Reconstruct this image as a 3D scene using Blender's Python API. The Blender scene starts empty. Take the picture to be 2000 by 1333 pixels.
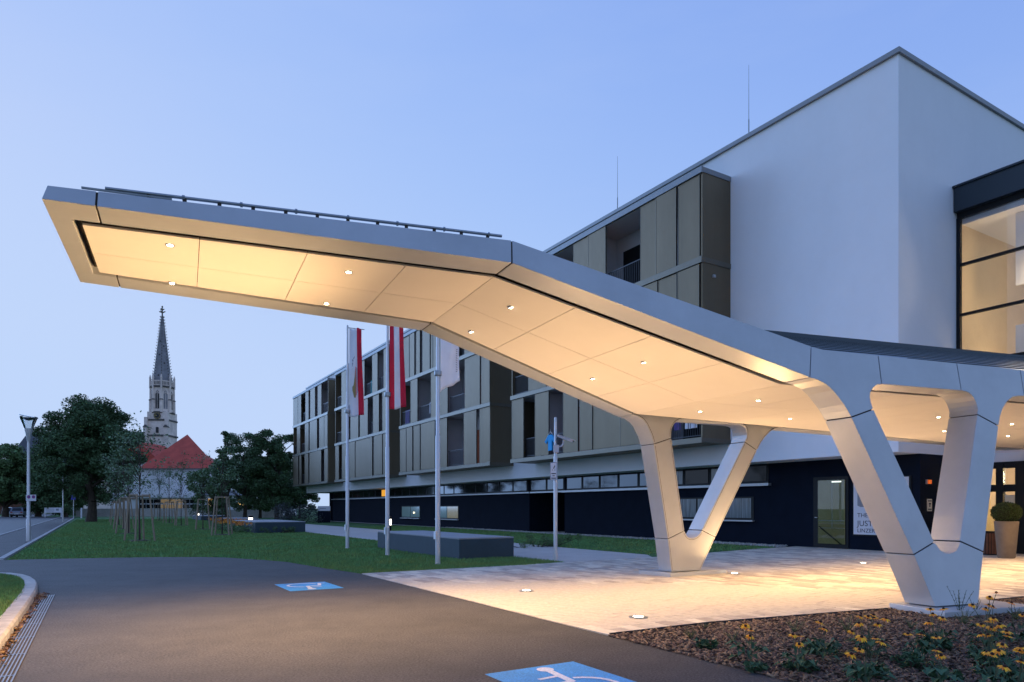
import bpy, bmesh, math, random
import numpy as np
from mathutils import Vector

sc = bpy.context.scene
R = math.radians
# ------------------------------------------------------------------ camera
cam = bpy.data.cameras.new("camera")
cam_ob = bpy.data.objects.new("camera", cam)
sc.collection.objects.link(cam_ob)
sc.camera = cam_ob
cam_ob.location = (0, 0, 1.4)
cam_ob.rotation_euler = (R(90), 0, 0)
cam.sensor_width = 36
cam.lens = 24
cam.shift_y = 0.163
cam.clip_end = 3000
# ------------------------------------------------------------------ world: dusk sky
SUN_EL, SUN_ROT = 8.0, 310.0
world = bpy.data.worlds.new("World")
sc.world = world
world.use_nodes = True
wn = world.node_tree.nodes
wl = world.node_tree.links
bg = wn["Background"]
sky = wn.new("ShaderNodeTexSky")
sky.sky_type = 'NISHITA'
sky.sun_disc = False
sky.sun_elevation = R(SUN_EL)
sky.sun_rotation = R(SUN_ROT)
sky.ozone_density = 4.0
sky.air_density = 1.0
sky.dust_density = 0.3
sep = wn.new("ShaderNodeSeparateColor")
wl.new(sky.outputs[0], sep.inputs[0])
comb = wn.new("ShaderNodeCombineColor")
# film-like response of the blue-hour exposure: out = cap * (1 - exp(-k x / cap)) per channel
SKY = 0.15
for i, (k, cap) in enumerate(((1.15, .53), (.82, .68), (1.3, .97))):
    e = wn.new("ShaderNodeMath"); e.operation = 'MULTIPLY'; e.inputs[1].default_value = -k / cap
    x = wn.new("ShaderNodeMath"); x.operation = 'EXPONENT'
    q = wn.new("ShaderNodeMath"); q.operation = 'MULTIPLY_ADD'; q.inputs[1].default_value = -cap / SKY; q.inputs[2].default_value = cap / SKY
    wl.new(sep.outputs[i], e.inputs[0]); wl.new(e.outputs[0], x.inputs[0]); wl.new(x.outputs[0], q.inputs[0]); wl.new(q.outputs[0], comb.inputs[i])
# thin high cloud veils
tc = wn.new("ShaderNodeTexCoord")
mp = wn.new("ShaderNodeMapping"); mp.inputs['Scale'].default_value = (1.3, 1.3, 5.0)
wl.new(tc.outputs['Generated'], mp.inputs[0])
nz = wn.new("ShaderNodeTexNoise"); nz.inputs['Scale'].default_value = 2.2; nz.inputs['Detail'].default_value = 6; nz.inputs['Roughness'].default_value = .55
wl.new(mp.outputs[0], nz.inputs[0])
rp = wn.new("ShaderNodeMapRange"); rp.inputs[1].default_value = .45; rp.inputs[2].default_value = .8; rp.inputs[3].default_value = 0; rp.inputs[4].default_value = .13
wl.new(nz.outputs[0], rp.inputs[0])
mx_ = wn.new("ShaderNodeMix"); mx_.data_type = 'RGBA'
wl.new(rp.outputs[0], mx_.inputs[0]); wl.new(comb.outputs[0], mx_.inputs[6]); mx_.inputs[7].default_value = (3.8, 4.5, 6.2, 1)
wl.new(mx_.outputs[2], bg.inputs[0])
bg.inputs[1].default_value = SKY
# ------------------------------------------------------------------ sun (afterglow, soft and weak)
sl = bpy.data.lights.new("sun", 'SUN')
sl.energy = 2.0
sl.angle = R(50)
sl.color = (.30, .53, 1.0)
so = bpy.data.objects.new("sun", sl)
sc.collection.objects.link(so)
az = R(SUN_ROT)
el = R(SUN_EL)
d = Vector((math.sin(az) * math.cos(el), math.cos(az) * math.cos(el), math.sin(el)))
so.rotation_euler = d.to_track_quat('Z', 'Y').to_euler()
so.location = d * 60
# ------------------------------------------------------------------ exposure
sc.view_settings.view_transform = 'Standard'
sc.view_settings.look = 'None'
sc.view_settings.exposure = 0.0
sc.view_settings.gamma = 1.0
sc.view_settings.use_curve_mapping = False
sc.cycles.use_denoising = True
sc.cycles.max_bounces = 8
sc.cycles.sample_clamp_indirect = 6
WARM = (1.0, .60, .27)
# ================================================================== helpers
random.seed(7)
rng = np.random.default_rng(7)
COL = sc.collection
LOC = {}


def S(s, t, z=0.0):
    return (-.5192 * s + .8546 * t, .8546 * s + .5192 * t, z)


KA = (.90173, .43231)
KC = (-.43231, .90173)
KM = (4.5606, 11.7443)
W0, AL, BE = 2.9585, .1976, .0849


def K(l, w, z):
    return (KM[0] - l * KA[0] + w * KC[0], KM[1] - l * KA[1] + w * KC[1], z)


def link(o, parent=None):
    COL.objects.link(o)
    if parent is not None:
        o.parent = parent
    return o


def tag(o, label, cat, group=None):
    o['label'] = label
    o['category'] = cat
    if group:
        o['group'] = group
    return o


def thing(name, label, cat, loc=(0, 0, 0), rz=0, group=None):
    o = bpy.data.objects.new(name, None)
    o.empty_display_size = .2
    o.location = loc
    o.rotation_euler = (0, 0, rz)
    link(o)
    LOC[o.name] = Vector(loc)
    return tag(o, label, cat, group)


class MB:
    def __init__(self):
        self.v = []
        self.f = []

    def add(self, v, f):
        n = len(self.v)
        self.v += [tuple(p) for p in v]
        self.f += [tuple(i + n for i in q) for q in f]
        return self

    def hexa(self, a, b):
        """two loops of 4 points"""
        return self.prism(a, b)

    def prism(self, a, b):
        n = len(a)
        f = [tuple(range(n))[::-1], tuple(range(n, 2 * n))]
        f += [(i, (i + 1) % n, n + (i + 1) % n, n + i) for i in range(n)]
        return self.add(list(a) + list(b), f)

    def box(self, x0, x1, y0, y1, z0, z1):
        a = [(x0, y0, z0), (x1, y0, z0), (x1, y1, z0), (x0, y1, z0)]
        return self.prism(a, [(p[0], p[1], z1) for p in a])

    def sbox(self, s0, s1, t0, t1, z0, z1):
        a = [S(s0, t0, z0), S(s0, t1, z0), S(s1, t1, z0), S(s1, t0, z0)]
        return self.prism(a, [(p[0], p[1], z1) for p in a])

    def poly(self, pts):
        return self.add(pts, [tuple(range(len(pts)))])

    def cyl(self, p0, p1, r0, r1=None, n=10, caps=True):
        r1 = r0 if r1 is None else r1
        p0 = Vector(p0); p1 = Vector(p1)
        d = (p1 - p0).normalized()
        u = d.orthogonal().normalized()
        w = d.cross(u)
        a = []; b = []
        for i in range(n):
            t = 2 * math.pi * i / n
            e = u * math.cos(t) + w * math.sin(t)
            a.append(p0 + e * r0); b.append(p1 + e * r1)
        f = [(i, (i + 1) % n, n + (i + 1) % n, n + i) for i in range(n)]
        if caps:
            f += [tuple(range(n))[::-1], tuple(range(n, 2 * n))]
        return self.add(a + b, f)

    def tube(self, pts, r, n=6):
        rr = r if isinstance(r, (list, tuple)) else [r] * len(pts)
        for i in range(len(pts) - 1):
            self.cyl(pts[i], pts[i + 1], rr[i], rr[i + 1], n, True)
        return self

    def lathe(self, prof, c=(0, 0, 0), n=20):
        v = []; f = []
        for r, z in prof:
            for i in range(n):
                t = 2 * math.pi * i / n
                v.append((c[0] + r * math.cos(t), c[1] + r * math.sin(t), c[2] + z))
        for j in range(len(prof) - 1):
            for i in range(n):
                k = (i + 1) % n
                f.append((j * n + i, j * n + k, (j + 1) * n + k, (j + 1) * n + i))
        f.append(tuple(range(n))[::-1])
        f.append(tuple(range((len(prof) - 1) * n, len(prof) * n)))
        return self.add(v, f)

    def build(self, name, mat, parent=None, smooth=False, bevel=0, kind=None):
        off = LOC.get(parent.name, Vector((0, 0, 0))) if parent is not None else Vector((0, 0, 0))
        if parent is not None and parent.parent is not None:
            off = LOC.get(parent.parent.name, Vector((0, 0, 0)))
        me = bpy.data.meshes.new(name)
        me.from_pydata([(p[0] - off.x, p[1] - off.y, p[2] - off.z) for p in self.v], [], self.f)
        if len(self.f) < 6000:
            bm = bmesh.new(); bm.from_mesh(me)
            bmesh.ops.recalc_face_normals(bm, faces=bm.faces)
            bm.to_mesh(me); bm.free()
        if smooth:
            me.shade_smooth()
            me.set_sharp_from_angle(angle=R(38))
        o = bpy.data.objects.new(name, me)
        if mat:
            me.materials.append(mat)
        link(o, parent)
        if bevel:
            b = o.modifiers.new("bevel", 'BEVEL')
            b.width = bevel; b.segments = 2; b.limit_method = 'ANGLE'; b.angle_limit = R(40)
        if kind:
            o['kind'] = kind
        return o


def np_mesh(name, verts, faces, mat, parent=None, kind=None):
    me = bpy.data.meshes.new(name)
    k = faces.shape[1]
    me.vertices.add(len(verts)); me.vertices.foreach_set("co", verts.astype(np.float32).ravel())
    me.loops.add(faces.size); me.loops.foreach_set("vertex_index", faces.astype(np.int32).ravel())
    me.polygons.add(len(faces))
    me.polygons.foreach_set("loop_start", np.arange(0, faces.size, k, dtype=np.int32))
    me.polygons.foreach_set("loop_total", np.full(len(faces), k, dtype=np.int32))
    me.update(calc_edges=True)
    o = bpy.data.objects.new(name, me)
    me.materials.append(mat)
    link(o, parent)
    if kind:
        o['kind'] = kind
    return o


def copy_tree(o, parent=None, loc=None, rz=None, scale=None, label=None):
    c = o.copy()
    COL.objects.link(c)
    c.parent = parent
    if loc is not None:
        c.location = loc
    if rz is not None:
        c.rotation_euler = (0, 0, rz)
    if scale is not None:
        c.scale = (scale, scale, scale)
    if label:
        c['label'] = label
    for ch in list(o.children):
        copy_tree(ch, c)
    return c


# ------------------------------------------------------------------ materials
MATS = {}


def mat(name, col, rough=.6, metal=0.0, spec=.5, var=0.0, vscale=3.0, bump=0.0, bscale=60.0, island=0.0, col2=None, emis=None, estr=0.0, stretch=None, dirt=0.0):
    m = bpy.data.materials.new(name)
    m.use_nodes = True
    nt = m.node_tree; n = nt.nodes; L = nt.links
    b = n["Principled BSDF"]
    b.inputs['Base Color'].default_value = (*col, 1)
    b.inputs['Roughness'].default_value = rough
    b.inputs['Metallic'].default_value = metal
    b.inputs['Specular IOR Level'].default_value = spec
    if emis:
        b.inputs['Emission Color'].default_value = (*emis, 1)
        b.inputs['Emission Strength'].default_value = estr
    src = None
    co = n.new("ShaderNodeTexCoord")
    mp = n.new("ShaderNodeMapping")
    if stretch:
        mp.inputs['Scale'].default_value = stretch
    L.new(co.outputs['Object'], mp.inputs[0])
    if var or col2:
        nz = n.new("ShaderNodeTexNoise"); nz.inputs['Scale'].default_value = vscale; nz.inputs['Detail'].default_value = 8; nz.inputs['Roughness'].default_value = .62
        L.new(mp.outputs[0], nz.inputs[0])
        mx = n.new("ShaderNodeMix"); mx.data_type = 'RGBA'
        c2 = col2 if col2 else tuple(c * (1 - var) for c in col)
        c1 = col if col2 else tuple(min(1, c * (1 + var)) for c in col)
        mx.inputs[6].default_value = (*c1, 1); mx.inputs[7].default_value = (*c2, 1)
        mr = n.new("ShaderNodeMapRange"); mr.inputs[1].default_value = .32; mr.inputs[2].default_value = .68
        L.new(nz.outputs[0], mr.inputs[0]); L.new(mr.outputs[0], mx.inputs[0])
        src = mx.outputs[2]
    if dirt:
        nz = n.new("ShaderNodeTexNoise"); nz.inputs['Scale'].default_value = .8; nz.inputs['Detail'].default_value = 10; nz.inputs['Roughness'].default_value = .7
        L.new(co.outputs['Object'], nz.inputs[0])
        mr = n.new("ShaderNodeMapRange"); mr.inputs[1].default_value = .4; mr.inputs[2].default_value = .75; mr.inputs[3].default_value = 1; mr.inputs[4].default_value = 1 - dirt
        L.new(nz.outputs[0], mr.inputs[0])
        hs = n.new("ShaderNodeHueSaturation")
        if src: L.new(src, hs.inputs['Color'])
        else: hs.inputs['Color'].default_value = (*col, 1)
        L.new(mr.outputs[0], hs.inputs['Value']); src = hs.outputs[0]
    if island:
        g = n.new("ShaderNodeNewGeometry")
        mr = n.new("ShaderNodeMapRange"); mr.inputs[3].default_value = 1 - island; mr.inputs[4].default_value = 1 + island
        L.new(g.outputs['Random Per Island'], mr.inputs[0])
        hs = n.new("ShaderNodeHueSaturation")
        if src: L.new(src, hs.inputs['Color'])
        else: hs.inputs['Color'].default_value = (*col, 1)
        L.new(mr.outputs[0], hs.inputs['Value'])
        sub = n.new("ShaderNodeMath"); sub.operation = 'MULTIPLY_ADD'; sub.inputs[1].default_value = .05; sub.inputs[2].default_value = .475
        L.new(g.outputs['Random Per Island'], sub.inputs[0]); L.new(sub.outputs[0], hs.inputs['Hue'])
        src = hs.outputs[0]
    if src:
        L.new(src, b.inputs['Base Color'])
    if bump:
        nz = n.new("ShaderNodeTexNoise"); nz.inputs['Scale'].default_value = bscale; nz.inputs['Detail'].default_value = 6
        L.new(mp.outputs[0], nz.inputs[0])
        bp = n.new("ShaderNodeBump"); bp.inputs['Strength'].default_value = bump; bp.inputs['Distance'].default_value = .02
        L.new(nz.outputs[0], bp.inputs['Height']); L.new(bp.outputs[0], b.inputs['Normal'])
        mr = n.new("ShaderNodeMapRange"); mr.inputs[3].default_value = max(0, rough - .1); mr.inputs[4].default_value = min(1, rough + .1)
        L.new(nz.outputs[0], mr.inputs[0]); L.new(mr.outputs[0], b.inputs['Roughness'])
    MATS[name] = m
    return m


def emit(name, col, st):
    m = bpy.data.materials.new(name); m.use_nodes = True
    n = m.node_tree.nodes; n.clear()
    e = n.new("ShaderNodeEmission"); e.inputs[0].default_value = (*col, 1); e.inputs[1].default_value = st
    o = n.new("ShaderNodeOutputMaterial"); m.node_tree.links.new(e.outputs[0], o.inputs[0])
    return m


def glass(name, tint=(.9, .93, .95), base=.02):
    m = bpy.data.materials.new(name); m.use_nodes = True
    nt = m.node_tree; n = nt.nodes; n.clear(); L = nt.links
    t = n.new("ShaderNodeBsdfTransparent"); t.inputs[0].default_value = (*tint, 1)
    g = n.new("ShaderNodeBsdfGlossy"); g.inputs['Roughness'].default_value = .015
    f = n.new("ShaderNodeFresnel"); f.inputs[0].default_value = 1.5
    a = n.new("ShaderNodeMath"); a.operation = 'ADD'; a.inputs[1].default_value = base
    x = n.new("ShaderNodeMixShader"); o = n.new("ShaderNodeOutputMaterial")
    L.new(f.outputs[0], a.inputs[0]); L.new(a.outputs[0], x.inputs[0]); L.new(t.outputs[0], x.inputs[1]); L.new(g.outputs[0], x.inputs[2]); L.new(x.outputs[0], o.inputs[0])
    return m


def spot(name, loc, direction, power, angle, blend=.6, col=WARM, parent=None, r=.05):
    li = bpy.data.lights.new(name, 'SPOT')
    li.energy = power; li.spot_size = R(angle); li.spot_blend = blend; li.color = col; li.shadow_soft_size = r
    o = bpy.data.objects.new(name, li)
    off = LOC.get(parent.name, Vector((0, 0, 0))) if parent is not None else Vector((0, 0, 0))
    o.location = Vector(loc) - off
    o.rotation_euler = Vector(direction).to_track_quat('-Z', 'Y').to_euler()
    link(o, parent)
    return o


def point(name, loc, power, col=WARM, parent=None, r=.1):
    li = bpy.data.lights.new(name, 'POINT')
    li.energy = power; li.color = col; li.shadow_soft_size = r
    o = bpy.data.objects.new(name, li)
    off = LOC.get(parent.name, Vector((0, 0, 0))) if parent is not None else Vector((0, 0, 0))
    o.location = Vector(loc) - off
    link(o, parent)
    return o


M_grass = mat("grass_soil", (.065, .145, .055), .95, var=.35, vscale=.9, bump=.6, bscale=90, spec=.1)
M_blade = mat("grass_blade", (.125, .29, .105), .8, island=.4, spec=.2, col2=(.19, .28, .085), vscale=.55)
M_asph = mat("asphalt", (.056, .055, .059), .78, var=.85, vscale=48, bump=.45, bscale=130, dirt=.42, spec=.4)
def streaks(m, col, amount, scale, stretch):
    """long faint wear marks mixed into the base colour"""
    nt = m.node_tree; n = nt.nodes; L = nt.links; b = n["Principled BSDF"]
    old = b.inputs['Base Color'].links[0].from_socket
    co = n.new("ShaderNodeTexCoord"); mp = n.new("ShaderNodeMapping"); mp.inputs['Rotation'].default_value = (0, 0, R(58)); mp.inputs['Scale'].default_value = stretch
    nz = n.new("ShaderNodeTexNoise"); nz.inputs['Scale'].default_value = scale; nz.inputs['Detail'].default_value = 5
    mr = n.new("ShaderNodeMapRange"); mr.inputs[1].default_value = .48; mr.inputs[2].default_value = .72; mr.inputs[4].default_value = amount
    mx = n.new("ShaderNodeMix"); mx.data_type = 'RGBA'; mx.inputs[7].default_value = (*col, 1)
    L.new(co.outputs['Object'], mp.inputs[0]); L.new(mp.outputs[0], nz.inputs[0]); L.new(nz.outputs[0], mr.inputs[0]); L.new(mr.outputs[0], mx.inputs[0]); L.new(old, mx.inputs[6]); L.new(mx.outputs[2], b.inputs['Base Color'])


streaks(M_asph, (.028, .028, .030), .42, .7, (.25, 2.4, 1))
streaks(M_asph, (.095, .092, .088), .18, 2.6, (1.2, .9, 1))
M_road = mat("road_asphalt", (.075, .078, .085), .75, var=.18, vscale=14, bump=.2, bscale=120, dirt=.2)
M_kerb = mat("kerb_concrete", (.42, .40, .37), .8, var=.2, vscale=8, bump=.3, bscale=50, dirt=.35)
M_line = mat("line_stone", (.30, .30, .30), .8, var=.15, vscale=5)
M_pav = mat("paver_stone", (.47, .435, .385), .62, island=.33, var=.16, vscale=9, bump=.15, bscale=40, spec=.4)
M_sand = mat("joint_sand", (.16, .14, .12), .95)
M_path = mat("path_gravel", (.46, .44, .42), .92, var=.18, vscale=30, bump=.5, bscale=70, dirt=.2)
M_stone = mat("gravel_stone", (.45, .44, .43), .85, island=.35)
M_mulch = mat("mulch_soil", (.05, .033, .024), .95, var=.4, vscale=16, bump=.8, bscale=60)
M_chip = mat("mulch_chip", (.15, .095, .065), .85, island=.6)
M_alu = mat("canopy_aluminium", (.45, .48, .515), .38, metal=.3, var=.05, vscale=1.3, bump=.035, bscale=2.2, dirt=.13)
M_sof = mat("soffit_panel", (.66, .64, .61), .6, metal=0, spec=.15, var=.025, vscale=1.1, bump=.012, bscale=3)
M_gap = mat("shadow_gap", (.035, .028, .022), .9)
M_roof = mat("canopy_roof_sheet", (.30, .37, .44), .33, metal=.6, var=.06, vscale=2)
M_seam = mat("canopy_roof_seam_shaded", (.035, .055, .075), .5, metal=.3)  # rib shade painted in, darker than the sheet lightened for sky reflection
M_steel = mat("galvanised_steel", (.30, .33, .36), .4, metal=.8, var=.12, vscale=9)
M_white = mat("white_plaster", (.75, .785, .83), .9, var=.012, vscale=.8, bump=.15, bscale=90, dirt=.04, stretch=(1, 1, .2))
M_navy = mat("navy_plaster", (.006, .010, .021), .95, spec=.12, var=.12, vscale=2, bump=.25, bscale=110)
M_coping = mat("coping_metal", (.22, .24, .26), .5, metal=.5, var=.05)
M_bronze = mat("bronze_sheet", (.172, .138, .090), .5, metal=.75, var=.07, vscale=1.2, bump=.05, bscale=30, stretch=(1, 1, .08), dirt=.06)
M_bronze2 = mat("bronze_band", (.15, .135, .105), .40, metal=.65, var=.05)
M_loggia = mat("loggia_plaster", (.50, .50, .54), .9, var=.03)
M_rust = mat("loggia_rust_panel", (.34, .075, .022), .6, var=.15)
M_red = mat("loggia_red_panel", (.38, .018, .02), .6, var=.15)
M_dark = mat("dark_frame", (.007, .008, .010), .5, spec=.25)
M_pane = mat("window_pane", (.010, .012, .014), .05, spec=.4)
M_glass = glass("clear_glass")
M_rail = mat("railing_steel", (.035, .04, .05), .45, metal=.4)
M_sill = mat("sill_aluminium", (.42, .43, .45), .4, metal=.5)
M_pole = mat("flagpole_aluminium", (.56, .57, .60), .38, metal=.5)
M_bark = mat("bark", (.055, .042, .032), .95, var=.4, vscale=9, bump=.8, bscale=24, stretch=(1, 1, .25))
M_stake = mat("stake_timber", (.30, .23, .165), .85, var=.25, vscale=7, stretch=(1, 1, .15), bump=.2, bscale=30)
M_leafd = mat("foliage_dark", (.078, .135, .062), .75, island=.45, spec=.25)
M_leafm = mat("foliage_mid", (.11, .18, .075), .7, island=.45, spec=.25)
M_leafy = mat("foliage_young", (.12, .19, .10), .65, island=.45, spec=.3)
M_leafb = mat("foliage_box", (.030, .052, .012), .6, island=.5, spec=.3)
M_plant = mat("flower_foliage", (.035, .085, .035), .6, island=.4, spec=.3)
M_fern = mat("fern_foliage", (.17, .20, .06), .7, island=.4)
M_stem = mat("flower_stem", (.08, .10, .05), .7)
M_petal = mat("petal", (.88, .31, .005), .6, island=.22)
M_cone = mat("flower_cone", (.035, .014, .008), .9)
M_blue = mat("marking_blue", (.05, .32, .72), .7, var=.30, vscale=70, dirt=.4, bump=.4, bscale=130)
M_mwhite = mat("marking_white", (.72, .74, .78), .7, var=.22, vscale=70, dirt=.3)
def worn(m, col, lo, hi, scale):
    nt = m.node_tree; n = nt.nodes; L = nt.links; b = n["Principled BSDF"]
    old = b.inputs['Base Color'].links[0].from_socket
    co = n.new("ShaderNodeTexCoord"); nz = n.new("ShaderNodeTexNoise"); nz.inputs['Scale'].default_value = scale; nz.inputs['Detail'].default_value = 9; nz.inputs['Roughness'].default_value = .75
    mr = n.new("ShaderNodeMapRange"); mr.inputs[1].default_value = lo; mr.inputs[2].default_value = hi
    mx = n.new("ShaderNodeMix"); mx.data_type = 'RGBA'; mx.inputs[7].default_value = (*col, 1)
    L.new(co.outputs['Object'], nz.inputs[0]); L.new(nz.outputs[0], mr.inputs[0]); L.new(mr.outputs[0], mx.inputs[0]); L.new(old, mx.inputs[6]); L.new(mx.outputs[2], b.inputs['Base Color'])


worn(M_blue, (.07, .10, .14), .63, .74, 22)
worn(M_mwhite, (.16, .22, .32), .66, .78, 24)
M_grate = mat("grate_steel", (.10, .11, .13), .5, metal=.6, var=.2, vscale=20)
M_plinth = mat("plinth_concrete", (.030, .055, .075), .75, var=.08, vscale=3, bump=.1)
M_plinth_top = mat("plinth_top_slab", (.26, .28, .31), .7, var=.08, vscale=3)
M_rust2 = mat("dry_leaf", (.15, .075, .03), .8, island=.5)
print("materials", len(MATS))
DOWN_W, UP_W, HALL_W, ENT_W = 265.0, 415.0, 130.0, 130.0
# ================================================================== ground, roads and paving
def struct(o):
    o['kind'] = 'structure'
    return o


mb = MB()
mb.poly([(-900, -300, -.03), (900, -300, -.03), (900, 1500, -.03), (-900, 1500, -.03)])
ground = struct(mb.build("ground", M_grass))

DRIVE_EDGE = [(14.1, 4.8), (16.2, 4.45), (18.15, 4.2), (19.2, 3.8), (19.9, 3.45), (20.7, 3.1), (21.25, 2.55), (21.9, 1.4), (22.3, .15), (22.6, -1), (22.8, -2.1)]
ISLAND = [(17.3, -1.75), (16.9, -1.45), (16.4, -1.22), (15.8, -1.06), (15.0, -.93), (14.2, -.86), (13.2, -.82)]
mb = MB()
mb.poly([S(s, t, 0) for s, t in [(-15, 4.78), (13.9, 4.78)] + DRIVE_EDGE + [(22.8, -4.05), (17.3, -4.05)] + ISLAND + [(-15, -.8)]][::-1])
driveway = struct(mb.build("driveway", M_asph))

mb = MB()
mb.poly([S(s, t, .002) for s, t in [(22.8, -2.3), (22.8, -4.05), (118, -4.7), (118, -2.75)]])
sidewalk = struct(mb.build("sidewalk", M_asph))
mb = MB()
mb.poly([S(s, t, -.004) for s, t in [(-15, -4.17), (24, -4.17), (118, -4.85), (118, -2.7), (124, -2.7), (124, -7), (200, -8), (200, -14), (-15, -12)]])
road = struct(mb.build("road", M_road))
# flush kerb lines (chains of kerb stones)
kl = MB().sbox(22.8, 23.0, -2.3, -2.16, -.02, .012).build("sidewalk_kerb", M_line); struct(kl)
s0 = 23.0
while s0 < 108:
    ln = 1.0 if s0 < 40 else 4.0
    tt = -2.16 - (s0 - 23) * .0057
    MB().sbox(s0 + .006, s0 + ln - .006, tt - .14, tt, -.05, .035).build("kerb_stone", M_line, kl)
    s0 += ln
kl = MB().sbox(17.0, 17.2, -4.17, -4.05, -.02, .004).build("road_kerb", M_line); struct(kl)
s0 = 22.8
while s0 < 118:
    ln = 2.0 if s0 < 60 else 6.0
    tt = -4.05 - (s0 - 22.8) * .0068
    MB().sbox(s0 + .006, s0 + ln - .006, tt - .13, tt, -.05, .03).build("kerb_stone", M_line, kl)
    s0 += ln

# ---- island with raised kerb
isl = MB().prism([S(s, t, -.02) for s, t in [(-15, -1.0)] + [(s - .12, t - .16) for s, t in ISLAND[::-1]] + [(17.2, -2.4), (17.2, -4.0), (-15, -4.0)]],
                 [S(s, t, .075) for s, t in [(-15, -1.0)] + [(s - .12, t - .16) for s, t in ISLAND[::-1]] + [(17.2, -2.4), (17.2, -4.0), (-15, -4.0)]]).build("verge", M_grass)
struct(isl)
kb = MB().sbox(17.2, 17.32, -4.0, -3.8, -.04, .02).build("island_kerb", M_kerb); struct(kb)
path = [(17.34, -3.8), (17.36, -2.8), (17.36, -2.2), (17.3, -1.85)] + ISLAND[1:] + [(12.2, -.81), (11.2, -.80), (10.2, -.80), (9.2, -.80), (8.2, -.80), (7.2, -.80), (6.2, -.80), (5.2, -.8)]
for i in range(len(path) - 1):
    (s1, t1), (s2, t2) = path[i], path[i + 1]
    dd = Vector((s2 - s1, t2 - t1)).normalized(); nn = Vector((dd.y, -dd.x))
    if nn.y > 0: nn = -nn
    if i < 3: nn = Vector((-1, 0))
    k1 = Vector((s1, t1)) + dd * .005; k2 = Vector((s2, t2)) - dd * .005
    h1 = .02 if i < 2 else (.06 if i < 3 else .105)
    wd = .19
    prof = [(0, -.08), (0.012, h1 - .03), (.035, h1), (wd, h1), (wd, -.08)]
    a = [S(k1.x + nn.x * u, k1.y + nn.y * u, z) for u, z in prof]
    b = [S(k2.x + nn.x * u, k2.y + nn.y * u, z) for u, z in prof]
    MB().prism(a, b).build("kerb_stone", M_kerb, kb)

# ---- drain grate with dry leaves
gr = thing("drain_grate", "long slotted metal drain grate beside the curved kerb", "drain grate", S(9, -.68, 0))
MB().sbox(3.5, 13.2, -.785, -.575, -.1, .002).build("channel", M_gap, gr)
for k in range(7):
    t0 = -.775 + k * .03
    MB().sbox(3.5, 13.18, t0, t0 + .012, -.02, .010).build("bar", M_grate, gr)
for k in range(10):
    s1 = 4.0 + k * 1.0
    MB().sbox(s1, s1 + .03, -.78, -.58, -.02, .008).build("cross_bar", M_grate, gr)

# ---- path, gravel strip
mb = MB()
mb.poly([S(s, t, -.002) for s, t in [(14.1, 9.4), (14.5, 10.2), (39.0, 10.35), (60, 11.0), (60, 15.6), (43, 15.7), (28, 14.6), (20, 14.1), (15.4, 14.1), (14.1, 13.2)]])
gpath = struct(mb.build("garden_path", M_path))
mb = MB()
mb.poly([S(s, t, -.004) for s, t in [(15.9, 20.9), (16.2, 21.72), (75, 21.72), (75, 21.0), (34, 20.9)]])
strip = struct(mb.build("gravel_strip", M_path))
mb = MB()
mb.poly([S(s, t, -.004) for s, t in [(30.1, 21.6), (33.9, 21.6), (33.9, 24.6), (30.1, 24.6)]])
struct(mb.build("entry_paving", M_path))

# ---- plaza of stone pavers
PL = [(5.86, 4.8), (14.05, 4.8), (14.2, 9.3), (14.5, 14.0), (15.5, 19.0), (15.8, 21.7), (11.4, 21.7), (11.4, 24.6), (-6, 24.6), (-6, 14.6), (4.8, 14.6), (5.0, 11.8), (5.35, 9.3), (5.82, 6.3)]
mb = MB(); mb.poly([S(s, t, .0) for s, t in PL])
plaza = struct(mb.build("plaza_paving", M_sand))


def inside(poly, x, y):
    c = False; n = len(poly); j = n - 1
    for i in range(n):
        if (poly[i][1] > y) != (poly[j][1] > y) and x < (poly[j][0] - poly[i][0]) * (y - poly[i][1]) / (poly[j][1] - poly[i][1]) + poly[i][0]:
            c = not c
        j = i
    return c


def slab_mesh(ls, wt, name):
    """bevelled paving slab, ls along s and wt along t, top at z 0"""
    m = MB(); e = .008
    def ring(i, z): return [S(-ls / 2 + i, -wt / 2 + i, z), S(-ls / 2 + i, wt / 2 - i, z), S(ls / 2 - i, wt / 2 - i, z), S(ls / 2 - i, -wt / 2 + i, z)]
    a, b, c = ring(0, -.04), ring(0, -e), ring(e, 0)
    m.add(a + b + c, [(0, 1, 5, 4), (1, 2, 6, 5), (2, 3, 7, 6), (3, 0, 4, 7), (4, 5, 9, 8), (5, 6, 10, 9), (6, 7, 11, 10), (7, 4, 8, 11), (8, 9, 10, 11)])
    return m


SL = {ln: slab_mesh(ln - .010, .190, "paver") for ln in (.3, .4, .5, .6)}
SLM = {}
for ln, m in SL.items():
    me = bpy.data.meshes.new("paver"); me.from_pydata(m.v, [], m.f); me.materials.append(M_pav); SLM[ln] = me
slabs = []
cuts = []


def clip_rect(poly, x0, x1, y0, y1):
    def cl(pts, ax, v, keep_less):
        out = []
        for i in range(len(pts)):
            a, b = pts[i], pts[(i + 1) % len(pts)]
            ia = (a[ax] <= v) == keep_less; ib = (b[ax] <= v) == keep_less
            if ia: out.append(a)
            if ia != ib:
                f = (v - a[ax]) / (b[ax] - a[ax]); out.append((a[0] + (b[0] - a[0]) * f, a[1] + (b[1] - a[1]) * f))
        return out
    for ax, v, k in ((0, x1, True), (0, x0, False), (1, y1, True), (1, y0, False)):
        if not poly: return []
        poly = cl(poly, ax, v, k)
    return poly


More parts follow.
